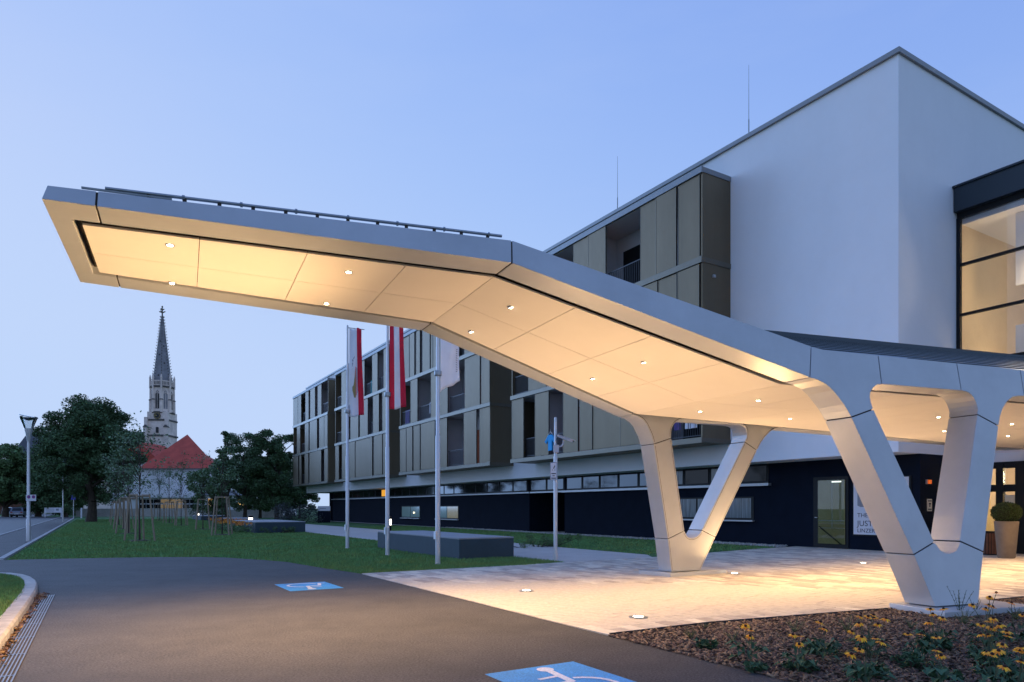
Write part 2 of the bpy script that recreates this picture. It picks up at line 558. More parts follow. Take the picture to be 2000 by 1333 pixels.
t0 = 4.8
while t0 < 24.4:
    s0 = -4.0 - random.random() * .5
    while s0 < 15.8:
        ln = random.choice((.3, .4, .4, .5, .6))
        cs, ct = s0 + ln / 2, t0 + .1
        s0 += ln
        if all(inside(PL, cs + a, ct + b) for a, b in ((-ln / 2 + .02, -.08), (ln / 2 - .02, -.08), (-ln / 2 + .02, .08), (ln / 2 - .02, .08))):
            p = S(cs, ct)
            if p[1] < 3 or p[0] / p[1] > .82:
                if cs < 4: continue
            slabs.append((p, ln))
        else:
            c = clip_rect(PL, cs - ln / 2 + .003, cs + ln / 2 - .003, ct - .097, ct + .097)
            if len(c) > 2 and abs(sum(c[k][0] * c[(k + 1) % len(c)][1] - c[(k + 1) % len(c)][0] * c[k][1] for k in range(len(c)))) > .004 and S(cs, ct)[1] > 3:
                cuts.append(c)
    t0 += .2
slabs.sort(key=lambda q: q[0][0] ** 2 + q[0][1] ** 2 if q[0][0] / max(q[0][1], .1) < .76 else 1e6)
rest = MB()
for i, (p, ln) in enumerate(slabs):
    z = .010 + random.uniform(-.002, .002)
    tx, ty = random.uniform(-.004, .004), random.uniform(-.004, .004)
    if i < 300:
        o = bpy.data.objects.new("paver", SLM[ln]); o.location = (p[0], p[1], z); o.rotation_euler = (tx, ty, 0); link(o, plaza)
    else:
        rest.add([(v[0] + p[0], v[1] + p[1], v[2] + z + tx * v[1] - ty * v[0]) for v in SL[ln].v], SL[ln].f)
for c in cuts:
    rest.prism([S(a, b, -.03) for a, b in c], [S(a, b, .010) for a, b in c])
ro = rest.build("far_pavers", M_pav, plaza, kind="stuff")
# border edging between plaza and bed
mb = MB()
e = [(5.84, 4.8), (5.80, 6.3), (5.33, 9.3), (4.98, 11.8), (4.78, 14.6)]
for i in range(len(e) - 1):
    a, b = e[i], e[i + 1]
    mb.prism([S(a[0] - .012, a[1], -.05), S(b[0] - .012, b[1], -.05), S(b[0] + .004, b[1], -.05), S(a[0] + .004, a[1], -.05)],
             [S(a[0] - .012, a[1], .03), S(b[0] - .012, b[1], .03), S(b[0] + .004, b[1], .03), S(a[0] + .004, a[1], .03)])
struct(mb.build("bed_edging", M_rail))

# ---- planting bed
BED = [(-12, 4.76), (5.82, 4.76), (5.79, 6.3), (5.31, 9.3), (4.96, 11.8), (4.76, 14.6), (-12, 14.6)]
mb = MB(); mb.poly([S(s, t, .002) for s, t in BED]); bed = struct(mb.build("planting_bed", M_mulch))


def scatter_in(poly, n, cond=None):
    ps = np.array(poly); lo = ps.min(0); hi = ps.max(0)
    out = []
    while len(out) < n:
        s, t = random.uniform(lo[0], hi[0]), random.uniform(lo[1], hi[1])
        if inside(poly, s, t) and (cond is None or cond(s, t)):
            out.append((s, t))
    return out


def infr(s, t):
    x, y, _ = S(s, t)
    return y > 4.2 and abs(x / y) < .82


def chips(name, pts, z, sz, m, parent=None, asp=(1, .45, .15)):
    n = len(pts)
    V = np.zeros((n, 8, 3))
    c = np.array([S(s, t, z) for s, t in pts])
    base = np.array([[-1, -1, -1], [1, -1, -1], [1, 1, -1], [-1, 1, -1], [-1, -1, 1], [1, -1, 1], [1, 1, 1], [-1, 1, 1]], float) * .5
    sc_ = sz[0] + rng.random((n, 1)) * (sz[1] - sz[0])
    dims = sc_ * (np.array(asp) * (.7 + .6 * rng.random((n, 3))))
    a = rng.random(n) * 6.283; tx = rng.normal(0, .35, n); ty = rng.normal(0, .3, n)
    P = base[None] * dims[:, None, :]
    x, y, zz = P[..., 0], P[..., 1], P[..., 2]
    zz = zz + x * tx[:, None] + y * ty[:, None]
    ca, sa = np.cos(a)[:, None], np.sin(a)[:, None]
    V[..., 0] = x * ca - y * sa; V[..., 1] = x * sa + y * ca; V[..., 2] = zz
    V += c[:, None, :]
    V[..., 2] += rng.random((n, 1)) * sz[0] * .6
    F = np.array([[0, 3, 2, 1], [4, 5, 6, 7], [0, 1, 5, 4], [1, 2, 6, 5], [2, 3, 7, 6], [3, 0, 4, 7]])
    F = (F[None] + (np.arange(n) * 8)[:, None, None]).reshape(-1, 4)
    return np_mesh(name, V.reshape(-1, 3), F, m, parent, "stuff")


o = chips("mulch_chips", scatter_in(BED, 19000, infr), .008, (.012, .065), M_chip)
tag(o, "brown wood chip mulch covering the flower bed", "mulch")
o = chips("gravel_stones", scatter_in([(15.9, 20.95), (16.2, 21.7), (44, 21.7), (44, 20.95)], 7000), .0, (.03, .07), M_stone, None, (1, .8, .6))
tag(o, "pale pebble strip along the dark base wall", "gravel")
pts = [(random.uniform(5, 13.2), -.79 + abs(random.gauss(0, .035))) for _ in range(270)] + [(random.uniform(12.6, 13.4), random.uniform(-.82, -.68)) for _ in range(60)]
o = chips("dry_leaves", pts, .014, (.02, .05), M_rust2, None, (1, .7, .08))
tag(o, "dry brown leaves gathered between kerb and drain grate", "leaves")


# ---- lawn blades
def drive_s(t):
    for i in range(len(DRIVE_EDGE) - 1):
        (sa, ta), (sb, tb) = DRIVE_EDGE[i], DRIVE_EDGE[i + 1]
        if tb <= t <= ta:
            return sa + (sb - sa) * (ta - t) / (ta - tb + 1e-9)
    return 14.1 if t > 4.8 else 99


def blades(name, label, n, gen, hmin, hmax, z0=-.03):
    pts = []
    while len(pts) < n:
        q = gen()
        if q: pts.append(q)
    p = np.array([S(s, t, z0) for s, t in pts])
    a = rng.random(n) * 6.283; w = .006 + rng.random(n) * .008; hh = hmin + rng.random(n) * (hmax - hmin)
    dist = np.hypot(p[:, 0], p[:, 1]); w *= np.clip(dist / 16, .8, 5)
    ln = rng.normal(0, .4, (n, 2)) * hh[:, None]
    V = np.zeros((n, 3, 3)); V[:] = p[:, None]
    V[:, 0, 0] -= np.cos(a) * w; V[:, 0, 1] -= np.sin(a) * w; V[:, 1, 0] += np.cos(a) * w; V[:, 1, 1] += np.sin(a) * w
    V[:, 2, 0] += ln[:, 0]; V[:, 2, 1] += ln[:, 1]; V[:, 2, 2] += hh
    o = np_mesh(name, V.reshape(-1, 3), np.arange(3 * n).reshape(-1, 3), M_blade, None, "stuff")
    tag(o, label, "grass")


def g_main():
    s = 14 + 84 * random.random() ** 2.3; t = random.uniform(-2.1, 10.3)
    if t < 4.8 and s < drive_s(t) - .05 * random.random(): return None
    if t > 4.8 and s < 14.07 + (.3 if t > 9.2 else 0): return None
    if 8.5 < t < 10.2 and 16.75 < s < 23.05: return None
    x, y, _ = S(s, t)
    return (s, t) if abs(x / y) < .8 else None


def g_side():
    s = random.uniform(15.2, 50); t = random.uniform(14.3, 20.95)
    if s < 15.3 + (t - 14) * .1 or t < 14.1 + max(0, s - 20) * .065: return None
    return (s, t)


def g_isl():
    s = random.uniform(8, 17.1); t = random.uniform(-4, -.99)
    if s > 13 and not inside([(8, -.99), (13.1, -1.0), (14.1, -1.05), (14.9, -1.12), (15.7, -1.25), (16.3, -1.42), (16.7, -1.65), (17.1, -2.3), (17.1, -4), (8, -4)], s, t): return None
    x, y, _ = S(s, t)
    return (s, t) if abs(x / y) < .8 else None


blades("grass", "mown green lawn between driveway and garden path", 185000, g_main, .04, .085)
blades("grass", "green lawn strip between garden path and dark wall", 32000, g_side, .04, .08)
blades("grass", "green grass on the kerbed island at the lower left", 26000, g_isl, .03, .07, .07)


# ---- wheelchair parking symbols
def parking_symbol(label, s_c, t_c, up):
    """up=+1: head towards +s; the wheel lies towards -forward; forward = -up*t"""
    th = thing("parking_symbol", label, "road marking", S(s_c, t_c, 0), group="wheelchair parking symbols")
    def q(x, y, z): return S(s_c + up * y, t_c - up * x, z)
    MB().poly([q(-.46, -.6, .004), (q(.46, -.6, .004)), q(.46, .6, .004), q(-.46, .6, .004)]).build("blue_field", M_blue, th)
    m = MB()
    def stroke(pts, w):
        for i in range(len(pts) - 1):
            a, b = Vector(pts[i]), Vector(pts[i + 1]); d = (b - a).normalized(); n = Vector((-d.y, d.x)) * w / 2
            zz = .008 + .0003 * (len(m.f) % 5)
            m.poly([q(*(a - n - d * w * .2), zz), q(*(b - n + d * w * .2), zz), q(*(b + n + d * w * .2), zz), q(*(a + n - d * w * .2), zz)])
    m.poly([q(-.06 + .075 * math.cos(t), .46 + .075 * math.sin(t), .0085) for t in [i * math.pi / 10 for i in range(20)]])
    stroke([(-.06, .38), (-.02, .02)], .07)
    stroke([(-.05, .22), (.17, .20)], .045)
    stroke([(-.02, .02), (.2, .0), (.29, -.36), (.37, -.33)], .06)
    stroke([(-.05 + .28 * math.cos(R(a)) + .02, -.17 + .28 * math.sin(R(a))) for a in range(105, 345, 15)], .045)
    m.build("pictogram", M_mwhite, th)


parking_symbol("blue wheelchair symbol painted on the asphalt beyond the warm light pool", 12.3, 3.22, -1)
parking_symbol("blue wheelchair symbol at the bottom edge, nearest to the mulch bed", 4.42, 3.24, 1)
# ================================================================== entrance canopy
can = thing("entrance_canopy", "folded white metal entrance canopy on V-shaped legs with lit soffit", "canopy", K(0, 0, 0))


def zb(l):
    if l >= 5.84: return 4.18
    if l >= 1.73: return 3.12 + (l - 1.73) / 4.11 * 1.06
    return 3.12


def ztop(l):
    if l >= 5.82: return 4.457 - (l - 5.82) / 4.5 * .137
    if l >= 1.5: return 3.53 + (l - 1.5) / 4.32 * .927
    return 3.53 + (1.5 - l) * .004


def we(l, z, off=0.0): return W0 - off - AL * z - BE * l


TH = .42


def sprism(poly, side, o0=0.0, o1=TH):
    return MB().prism([K(l, side * we(l, z, o0), z) for l, z in poly], [K(l, side * we(l, z, o1), z) for l, z in poly])


FR = {
    'edge_panel_tip': [(10.35, 4.18), (9.936, 4.18), (9.93, 4.331), (10.31, 4.32)],
    'edge_panel_outer': [(9.918, 4.18), (5.85, 4.18), (5.828, 4.456), (9.912, 4.332)],
    'edge_panel_slope': [(5.832, 4.178), (1.752, 3.126), (1.64, 3.56), (5.812, 4.455)],
    'node_left': [(1.738, 3.120), (1.617, 3.10), (1.484, 3.047), (1.382, 2.969), (1.308, 2.878), (1.235, 2.787), (1.186, 2.705), (1.146, 2.622), (.724, 2.754), (.742, 2.836), (.745, 2.912), (.72, 2.978), (.686, 3.024), (.633, 3.067), (.569, 3.10), (.485, 3.117), (.449, 3.533), (1.424, 3.531), (1.628, 3.556)],
    'beam_panel': [(.469, 3.118), (-1.085, 3.124), (-1.107, 3.539), (.433, 3.534)],
    'node_right': [(-1.101, 3.124), (-1.181, 3.118), (-1.254, 3.096), (-1.310, 3.055), (-1.345, 2.99), (-1.362, 2.92), (-1.364, 2.86), (-1.331, 2.783), (-1.733, 2.630), (-1.817, 2.779), (-1.902, 2.89), (-2.044, 3.017), (-2.188, 3.090), (-2.319, 3.117), (-2.46, 3.122), (-2.505, 3.546), (-1.123, 3.540)],
    'leg_left': [(1.141, 2.606), (.479, .787), (.06, .944), (.719, 2.738)],
    'leg_right': [(-1.324, 2.767), (-.440, .949), (-.858, .797), (-1.725, 2.614)],
    'foot_node': [(.473, .771), (.265, .10), (-.545, .10), (-.852, .781), (-.434, .932), (-.392, .868), (-.35, .828), (-.297, .800), (-.235, .782), (-.172, .777), (-.11, .785), (-.052, .812), (-.01, .85), (.025, .895), (.054, .928)],
}
for k, (a, b) in enumerate(((-2.476, -4.6), (-4.616, -6.8), (-6.816, -9.0), (-9.016, -11.2), (-11.216, -13.0))):
    FR['beam_panel_%d' % k] = [(a, 3.122), (b, 3.122), (b - .03, ztop(b) - .002), (a - .045, ztop(a) - .002)]
SEAL = [[(9.95, 4.19), (9.90, 4.19), (9.90, 4.315), (9.95, 4.315)], [(5.87, 4.19), (5.80, 4.178), (5.79, 4.43), (5.85, 4.44)],
        [(1.78, 3.14), (1.71, 3.13), (1.60, 3.50), (1.67, 3.52)], [(.50, 3.13), (.44, 3.13), (.41, 3.52), (.47, 3.52)],
        [(-1.07, 3.135), (-1.12, 3.135), (-1.14, 3.52), (-1.09, 3.52)], [(-2.44, 3.132), (-2.50, 3.132), (-2.54, 3.53), (-2.48, 3.53)],
        [(1.13, 2.64), (1.12, 2.59), (.745, 2.72), (.75, 2.76)], [(-1.35, 2.80), (-1.34, 2.75), (-1.71, 2.60), (-1.71, 2.65)],
        [(.46, .80), (.45, .76), (.07, .915), (.08, .95)], [(-.45, .96), (-.45, .92), (-.84, .775), (-.845, .81)]]


def inset(poly, d):
    n = len(poly); out = []
    A = sum(poly[i][0] * poly[(i + 1) % n][1] - poly[(i + 1) % n][0] * poly[i][1] for i in range(n))
    sg = 1 if A > 0 else -1
    for i in range(n):
        p0, p1, p2 = Vector(poly[i - 1]), Vector(poly[i]), Vector(poly[(i + 1) % n])
        e1 = (p1 - p0).normalized(); e2 = (p2 - p1).normalized()
        n1 = Vector((-e1.y, e1.x)) * sg; n2 = Vector((-e2.y, e2.x)) * sg
        b = (n1 + n2); b = b / max(.35, b.dot(n1)) if b.length > 1e-4 else n1
        out.append(tuple(p1 + b * d))
    return out


for side in (-1, 1):
    for nm, poly in FR.items():
        sprism(poly, side).build(nm.rstrip('_01234') if nm[-1].isdigit() else nm.replace('_left', '').replace('_right', ''), M_alu, can, bevel=.004)
    for sp in SEAL:
        sprism(sp, side, .012, TH - .012).build("joint_seal", M_gap, can)
    # inset seam lines on the inner faces of the V legs
    for nm in ('node_left', 'node_right', 'leg_left', 'leg_right', 'foot_node'):
        poly = FR[nm]
        a, b = inset(poly, .024), inset(poly, .032)
        m = MB(); n = len(poly)
        va = [K(l, side * we(l, z, TH + .0015), z) for l, z in a]; vb = [K(l, side * we(l, z, TH + .0015), z) for l, z in b]
        long_edges = []
        for i in range(n):
            j = (i + 1) % n
            e = nm
            p, q = poly[i], poly[j]
            ln = math.hypot(p[0] - q[0], p[1] - q[1])
            if 'leg' in nm and ln < 1: continue
            if nm == 'node_left' and i in (7, 15, 16, 17, 18): continue
            if nm == 'node_right' and i in (7, 14, 15, 16): continue
            if nm == 'foot_node' and i in (1, 3, 14): continue
            long_edges.append((i, j, n + j, n + i))
        m.add(va + vb, long_edges)
        m.build("edge_seam", M_gap, can)

# base plates
for side in (-1, 1):
    m = MB()
    pl = [(.40, 2.36), (.55, 3.22), (-1.15, 3.40), (-1.20, 2.50)]
    m.prism([K(l, side * w, .006) for l, w in pl], [K(l, side * w, .085) for l, w in pl])
    m.build("base_plate", M_alu, can, bevel=.006)

# tip band between both edges
m = MB()
def tipq(l, z): return [K(l, -we(l, z, TH - .002), z), K(l, we(l, z, TH - .002), z)]
a = tipq(10.35, 4.181); b = tipq(10.17, 4.181); c = tipq(10.17, 4.30); d = tipq(10.312, 4.319)
m.prism([a[0], b[0], c[0], d[0]], [a[1], b[1], c[1], d[1]])
m.build("tip_band", M_alu, can, bevel=.004)

# soffit panels, two columns
LJ = [10.10, 9.05, 7.98, 6.90, 5.84, 4.78, 3.72, 2.65, 1.59, .5, -.6, -1.7, -2.8, -3.9, -5.0, -6.1, -7.2, -8.3, -9.4, -10.5, -11.6, -12.9]
WC = .07
LIGHTS = [(9.33, -.55), (9.33, .80), (7.45, -.54), (7.45, .84), (5.31, -.50), (5.31, .88), (3.21, -.55), (3.21, .82), (.91, -.47), (.91, .90), (-1.32, -.47), (-1.32, .92), (-3.67, -.46), (-3.67, .93), (-6.10, -.43), (-6.10, .95), (-8.55, -.43), (-8.55, .97), (-10.9, -.43), (-10.9, .97)]


def wi(l): return we(l, zb(l), TH + .105)


g = .004
for i in range(len(LJ) - 1):
    l0, l1 = LJ[i] - g, LJ[i + 1] + g
    if LJ[i] > 1.73 > LJ[i + 1]: mids = [l0, 1.73, l1]
    else: mids = [l0, l1]
    for sd in (-1, 1):
        lo = [(l, (WC + sd * g) if True else 0) for l in mids] + [(l, sd * wi(l)) for l in mids[::-1]]
        MB().prism([K(l, w, zb(l)) for l, w in lo], [K(l, w, zb(l) + .02) for l, w in lo]).build("soffit_panel", M_sof, can)
m = MB()
ls = [10.16, 5.84, 1.73, -13.0]
for i in range(3):
    q = [(ls[i], -1), (ls[i], 1), (ls[i + 1], 1), (ls[i + 1], -1)]
    m.poly([K(l, s * (we(l, zb(l), TH - .004)), zb(l) + .085) for l, s in q])
m.build("soffit_backing", M_gap, can)

# roof sheets and standing seams
def zr(l):
    if l < 2: return 4.38 - .04 * l
    if l < 5.84: return 4.30 + (l - 2) / 3.84 * .15
    return ztop(l) + .006
def zroof(l, w):
    e = we(l, ztop(l), .02)
    return zr(l) + (ztop(l) - .006 - zr(l)) * min(1, abs(w) / e)
ll = [10.30, 8.0, 5.82, 5.0, 4.2, 3.6, 2.8, 2.0, 1.5, .8, 0, -1, -2, -3, -4, -5, -6, -7, -8, -9, -10, -11, -12, -13.0]
m = MB()
for i in range(len(ll) - 1):
    a, b = ll[i], ll[i + 1]
    for sd in (-1, 1):
        for f0, f1 in ((0, .33), (.33, .66), (.66, 1)):
            def rp_(l, f):
                w = f * we(l, ztop(l), .012)
                return K(l, sd * w, zr(l) + (ztop(l) - .006 - zr(l)) * f)
            m.poly([rp_(a, f0), rp_(b, f0), rp_(b, f1), rp_(a, f1)])
m.build("roof_sheet", M_roof, can)
for sd in (-1, 1):
    for k in range(1, 13):
        w = .26 * k - .1
        lmax = min(1.45, (W0 - .03 - AL * 3.54 - w) / BE)
        if lmax < -12: continue
        pl = [lmax - .02] + [l for l in range(1, -13, -1) if l < lmax - .3] + [-12.95]
        m = MB()
        for a, b in zip(pl[:-1], pl[1:]):
            def q4(l): return [K(l, sd * (w - .02), zroof(l, w) - .004), K(l, sd * (w + .02), zroof(l, w) - .004), K(l, sd * (w + .02), zroof(l, w) + .013), K(l, sd * (w - .02), zroof(l, w) + .013)]
            m.prism(q4(a), q4(b))
        m.build("standing_seam", M_seam, can)
MB().prism([K(1.6, -.04, zr(1.6) - .01), K(1.6, .04, zr(1.6) - .01), K(1.6, .04, zr(1.6) + .05), K(1.6, -.04, zr(1.6) + .05)],
           [K(-13, -.04, zr(-13) - .01), K(-13, .04, zr(-13) - .01), K(-13, .04, zr(-13) + .05), K(-13, -.04, zr(-13) + .05)]).build("ridge_cap", M_seam, can)
# snow guard pipe along the near edge of the outer roof
def pp(l, dz=.055): return K(l, -we(l, ztop(l), .05), ztop(l) + dz)
MB().cyl(pp(9.86), pp(5.92), .016, n=10).build("guard_pipe", M_steel, can, smooth=True)
for k in range(12):
    l = 9.5 - k * .31
    m = MB(); p = Vector(pp(l, .0)); q = Vector(pp(l, .045))
    m.cyl(p - Vector((0, 0, .03)), q, .02, n=6); m.build("pipe_bracket", M_gap, can)
for k in range(7):
    l = 9.2 - k * .52
    MB().cyl(pp(l - .012), pp(l + .012), .026, n=8).build("pipe_clamp", M_steel, can, smooth=True)
MB().cyl(K(10.05, -we(10.05, 4.33, .04), 4.36), K(9.3, -we(9.3, 4.35, .04), 4.375), .012, n=6).build("cable", M_steel, can)

# downlights
E_lens = emit("downlight_lens", (1.0, .78, .50), 60)
for l, w in LIGHTS:
    z = zb(l)
    sl_ = 0 if l > 5.84 or l < 1.73 else math.atan(1.06 / 4.11)
    nrm = Vector((KA[0] * math.sin(sl_), KA[1] * math.sin(sl_), 0)) + Vector((0, 0, -math.cos(sl_)))
    p = Vector(K(l, w, z))
    ring = MB().cyl(p - nrm * .012, p + nrm * .006, .048, n=20).build("downlight", M_steel, can, smooth=True)
    MB().cyl(p + nrm * .004, p + nrm * .008, .028, n=16).build("lens", E_lens, ring)
    spot("downlight_lamp", p + nrm * .02, nrm * .3 + Vector((0, 0, -1)), DOWN_W * (3.0 if l > 6 else 1.4 if l > 4 else 1.0 if l > 0 else 1.5), 120, 1.0, WARM, can, .04)

# in-ground uplights
E_up = emit("uplight_lens", (1.0, .84, .62), 14)
UP = [(4.04, 1.57, "round in-ground light in the paving beside the asphalt, left one of two", 1.0), (4.0, -1.5, "round in-ground light in the paving next to the mulch bed", 1.0), (-1.28, 2.35, "round in-ground light in the paving right of the far V leg", 1.0), (-6.14, 3.0, "round in-ground light in the paving in front of the glass door", 1.0)]
for l, w, lab, pw in UP:
    p = Vector(K(l, w, .012))
    th = thing("ground_light", lab, "ground light", p, group="in-ground uplights in the plaza")
    MB().lathe([(.12, -.05), (.12, .008), (.068, .012), (.067, .0)], p, 24).build("ring", M_steel, th, smooth=True)
    MB().lathe([(.066, -.02), (.066, .0115)], p, 24).build("lens", E_up, th)
    spot("uplight_or_fill_spot", p + Vector((0, 0, .03)), Vector(K(l + .3, w * .4, 3.5)) - p, UP_W * pw, 150, .8, WARM, th, .07)
    if l > 3:  # second spot added without a fixture to brighten the cantilevered tip
        spot("uplight_or_fill_spot", p + Vector((0, 0, .03)), Vector(K(13.0, 0, 4.3)) - p, UP_W * 10.5, 60, 1.0, WARM, th, .07)
# ================================================================== hotel building
hot = thing("hotel_building", "white and navy hotel with bronze shuttered bays above a dark base", "building", S(30, 21, 0))
SE, SW = 11.46, 79.0            # right and left ends along the street
TW, TD, TBX = 20.5, 21.7, 18.95  # white wall, dark base, bay fronts
MB().sbox(SE, SW, TW, 33, 3.08, 15.0).build("upper_wall", M_white, hot)
MB().sbox(SE - .08, SW + .1, TW - .1, 33.1, 15.0, 15.15).build("roof_coping", M_coping, hot)
MB().sbox(33.75, 73, TD, 33, -.1, 3.08).build("base_wall", M_navy, hot)
MB().sbox(SE, 30.2, TD, 33, -.1, 3.08).build("base_wall", M_navy, hot)
MB().sbox(30.2, 33.75, 24.2, 33, -.1, 3.08).build("recess_wall", M_navy, hot)
# recess entry door and glazing
fr = MB().sbox(30.25, 31.9, 24.12, 24.2, 0, 2.7).build("recess_door", M_dark, hot)
MB().sbox(30.4, 31.75, 24.09, 24.12, .1, 2.6).build("pane", M_pane, fr)
for z in (1.1, 1.75):
    MB().sbox(30.3, 31.85, 24.05, 24.09, z, z + .03).build("push_bar", M_sill, fr)
MB().sbox(30.2, 33.75, 21.6, 21.72, 2.26, 2.34).build("sill", M_sill, hot)
wn_ = MB().sbox(30.3, 33.7, 21.75, 21.8, 2.36, 3.07).build("window", M_dark, hot)
for a in (30.4, 32.1):
    MB().sbox(a, a + 1.5, 21.735, 21.75, 2.44, 3.0).build("pane", M_pane, wn_)
# pillar at the far end
MB().sbox(74.6, 75.2, 22.0, 22.6, -.1, 3.08).build("pillar", M_navy, hot)
# sills
MB().sbox(33.6, 73.05, 21.56, TD - .002, 2.26, 2.34).build("sill", M_sill, hot)
MB().sbox(16.9, 30.25, 21.52, TD - .002, 2.24, 2.34).build("sill", M_sill, hot)
# clerestory windows
M_amber = emit("amber_window", (1.0, .46, .06), .85)
M_litpane = mat("lit_pane", (.05, .09, .11), .08, spec=.7, emis=(.22, .42, .52), estr=.16)
M_curt = mat("curtained_pane", (.10, .13, .16), .12, spec=.8, emis=(.30, .40, .50), estr=.02, var=.5, vscale=2.2, stretch=(9, 9, .4))
def strip_windows(s0, s1, n, z0, z1, special={}):
    w = (s1 - s0) / n
    for i in range(n):
        a, b = s0 + i * w, s0 + (i + 1) * w
        f = MB().sbox(a + .01, b - .01, TD - .03, TD - .004, z0, z1).build("window", M_dark, hot)
        MB().sbox(a + .09, b - .09, TD - .05, TD - .031, z0 + .07, z1 - .06).build("pane", special.get(i, M_pane), f)
strip_windows(33.9, 72.6, 24, 2.36, 3.06, {14: M_amber})
strip_windows(17.0, 30.0, 9, 2.36, 3.06, {1: M_curt, 3: M_curt})
# punched windows with sills
def punched(s0, s1, z0, z1, nm, pm):
    f = MB()
    f.sbox(s0, s1, TD - .02, TD - .002, z0, z1)
    f = f.build("window", M_dark, hot)
    w = (s1 - s0 - .12) / nm
    for i in range(nm):
        MB().sbox(s0 + .06 + i * w + .05, s0 + .06 + (i + 1) * w - .05, TD - .035, TD - .021, z0 + .08, z1 - .06).build("pane", pm[i % len(pm)], f)
    MB().sbox(s0 - .05, s1 + .05, TD - .16, TD - .022, z0 - .06, z0 - .005).build("sill", M_sill, f)
M_warmpane = mat("warm_lit_pane", (.05, .06, .06), .08, spec=.7, emis=(.62, .58, .36), estr=.22, var=.9, vscale=2.5, stretch=(6, 6, .5))
punched(49.6, 53.4, .60, 1.56, 2, [M_litpane, M_litpane])
punched(42.9, 46.6, .60, 1.56, 2, [M_warmpane, M_litpane])
punched(17.7, 22.1, .93, 1.84, 3, [M_curt, M_curt, M_curt])
# small wall light seen through a window
MB().cyl(S(50.7, TD - .06, 1.02), S(50.7, TD - .1, 1.02), .07, n=10).build("lamp_spot", emit("pin_lamp", (1, .9, .6), 3.0), hot)

# ---- bays
BAY = {
    0: ((65.35, 79.0), [
        [(78.95, 78.33), (78.28, 76.73), (76.28, 75.4), (73.89, 72.44), (72.04, 70.26), (70.2, 67.64), (66.57, 65.45)],
        [(77.18, 75.83), (73.89, 72.44), (71.84, 69.12), (68.37, 66.74), (66.5, 65.45)],
        [(78.95, 76.95), (76.7, 75.4), (73.68, 72.44), (71.63, 69.87), (68.93, 67.64)]]),
    1: ((49.49, 63.03), [
        [(62.95, 61.93), (60.85, 59.51), (59.42, 58.75), (58.65, 57.25), (57.15, 53.02), (52.54, 50.7), (50.55, 49.55)],
        [(61, 59.66), (58.51, 56.44), (55.91, 54.0), (52.78, 51.49), (50.6, 49.55)],
        [(61, 59.66), (59.5, 58.2), (58.1, 56.5), (56.31, 54.88), (52.9, 51.72), (50.4, 49.55)]]),
    2: ((33.59, 47.11), [
        [(47.05, 45.95), (45.76, 44.73), (44.55, 43.48), (43.22, 40.98), (40.8, 39.21), (36.8, 35.23), (34.86, 33.65)],
        [(45.01, 43.83), (41.62, 40.5), (40.35, 39.06), (36.73, 34.86), (34.61, 33.65)],
        [(46.9, 46.6), (46.52, 45.38), (45.19, 44.37), (44.1, 43.48), (42.96, 41.78), (41.62, 41.38), (41.22, 39.4), (39.3, 37.6), (36.73, 34.86), (34.61, 33.65)]]),
    3: ((17.8, 31.3), [
        [(31.25, 30.11), (28.94, 27.75), (26.54, 25.4), (25.2, 24.3), (24.25, 22.4), (22.35, 20.58), (20.5, 19.65)],
        [(29.57, 27.97), (27.9, 26.8), (25.0, 22.6), (22.5, 21.12), (21.08, 20.13), (20.08, 19.1), (19.0, 17.93)],
        [(31.2, 29.5), (29.4, 27.4), (25.72, 24.59), (24.55, 23.35), (21.12, 20.22), (20.18, 19.1), (18.99, 17.93)]]),
}
FL = [(4.0, 7.17), (7.38, 10.42), (10.65, 13.72)]
M_cloth = {c: mat("cloth_" + c, v, .8) for c, v in {'turquoise': (.02, .30, .34), 'white': (.7, .7, .75), 'purple': (.12, .09, .26), 'cyan': (.02, .36, .75), 'maroon': (.12, .02, .03)}.items()}
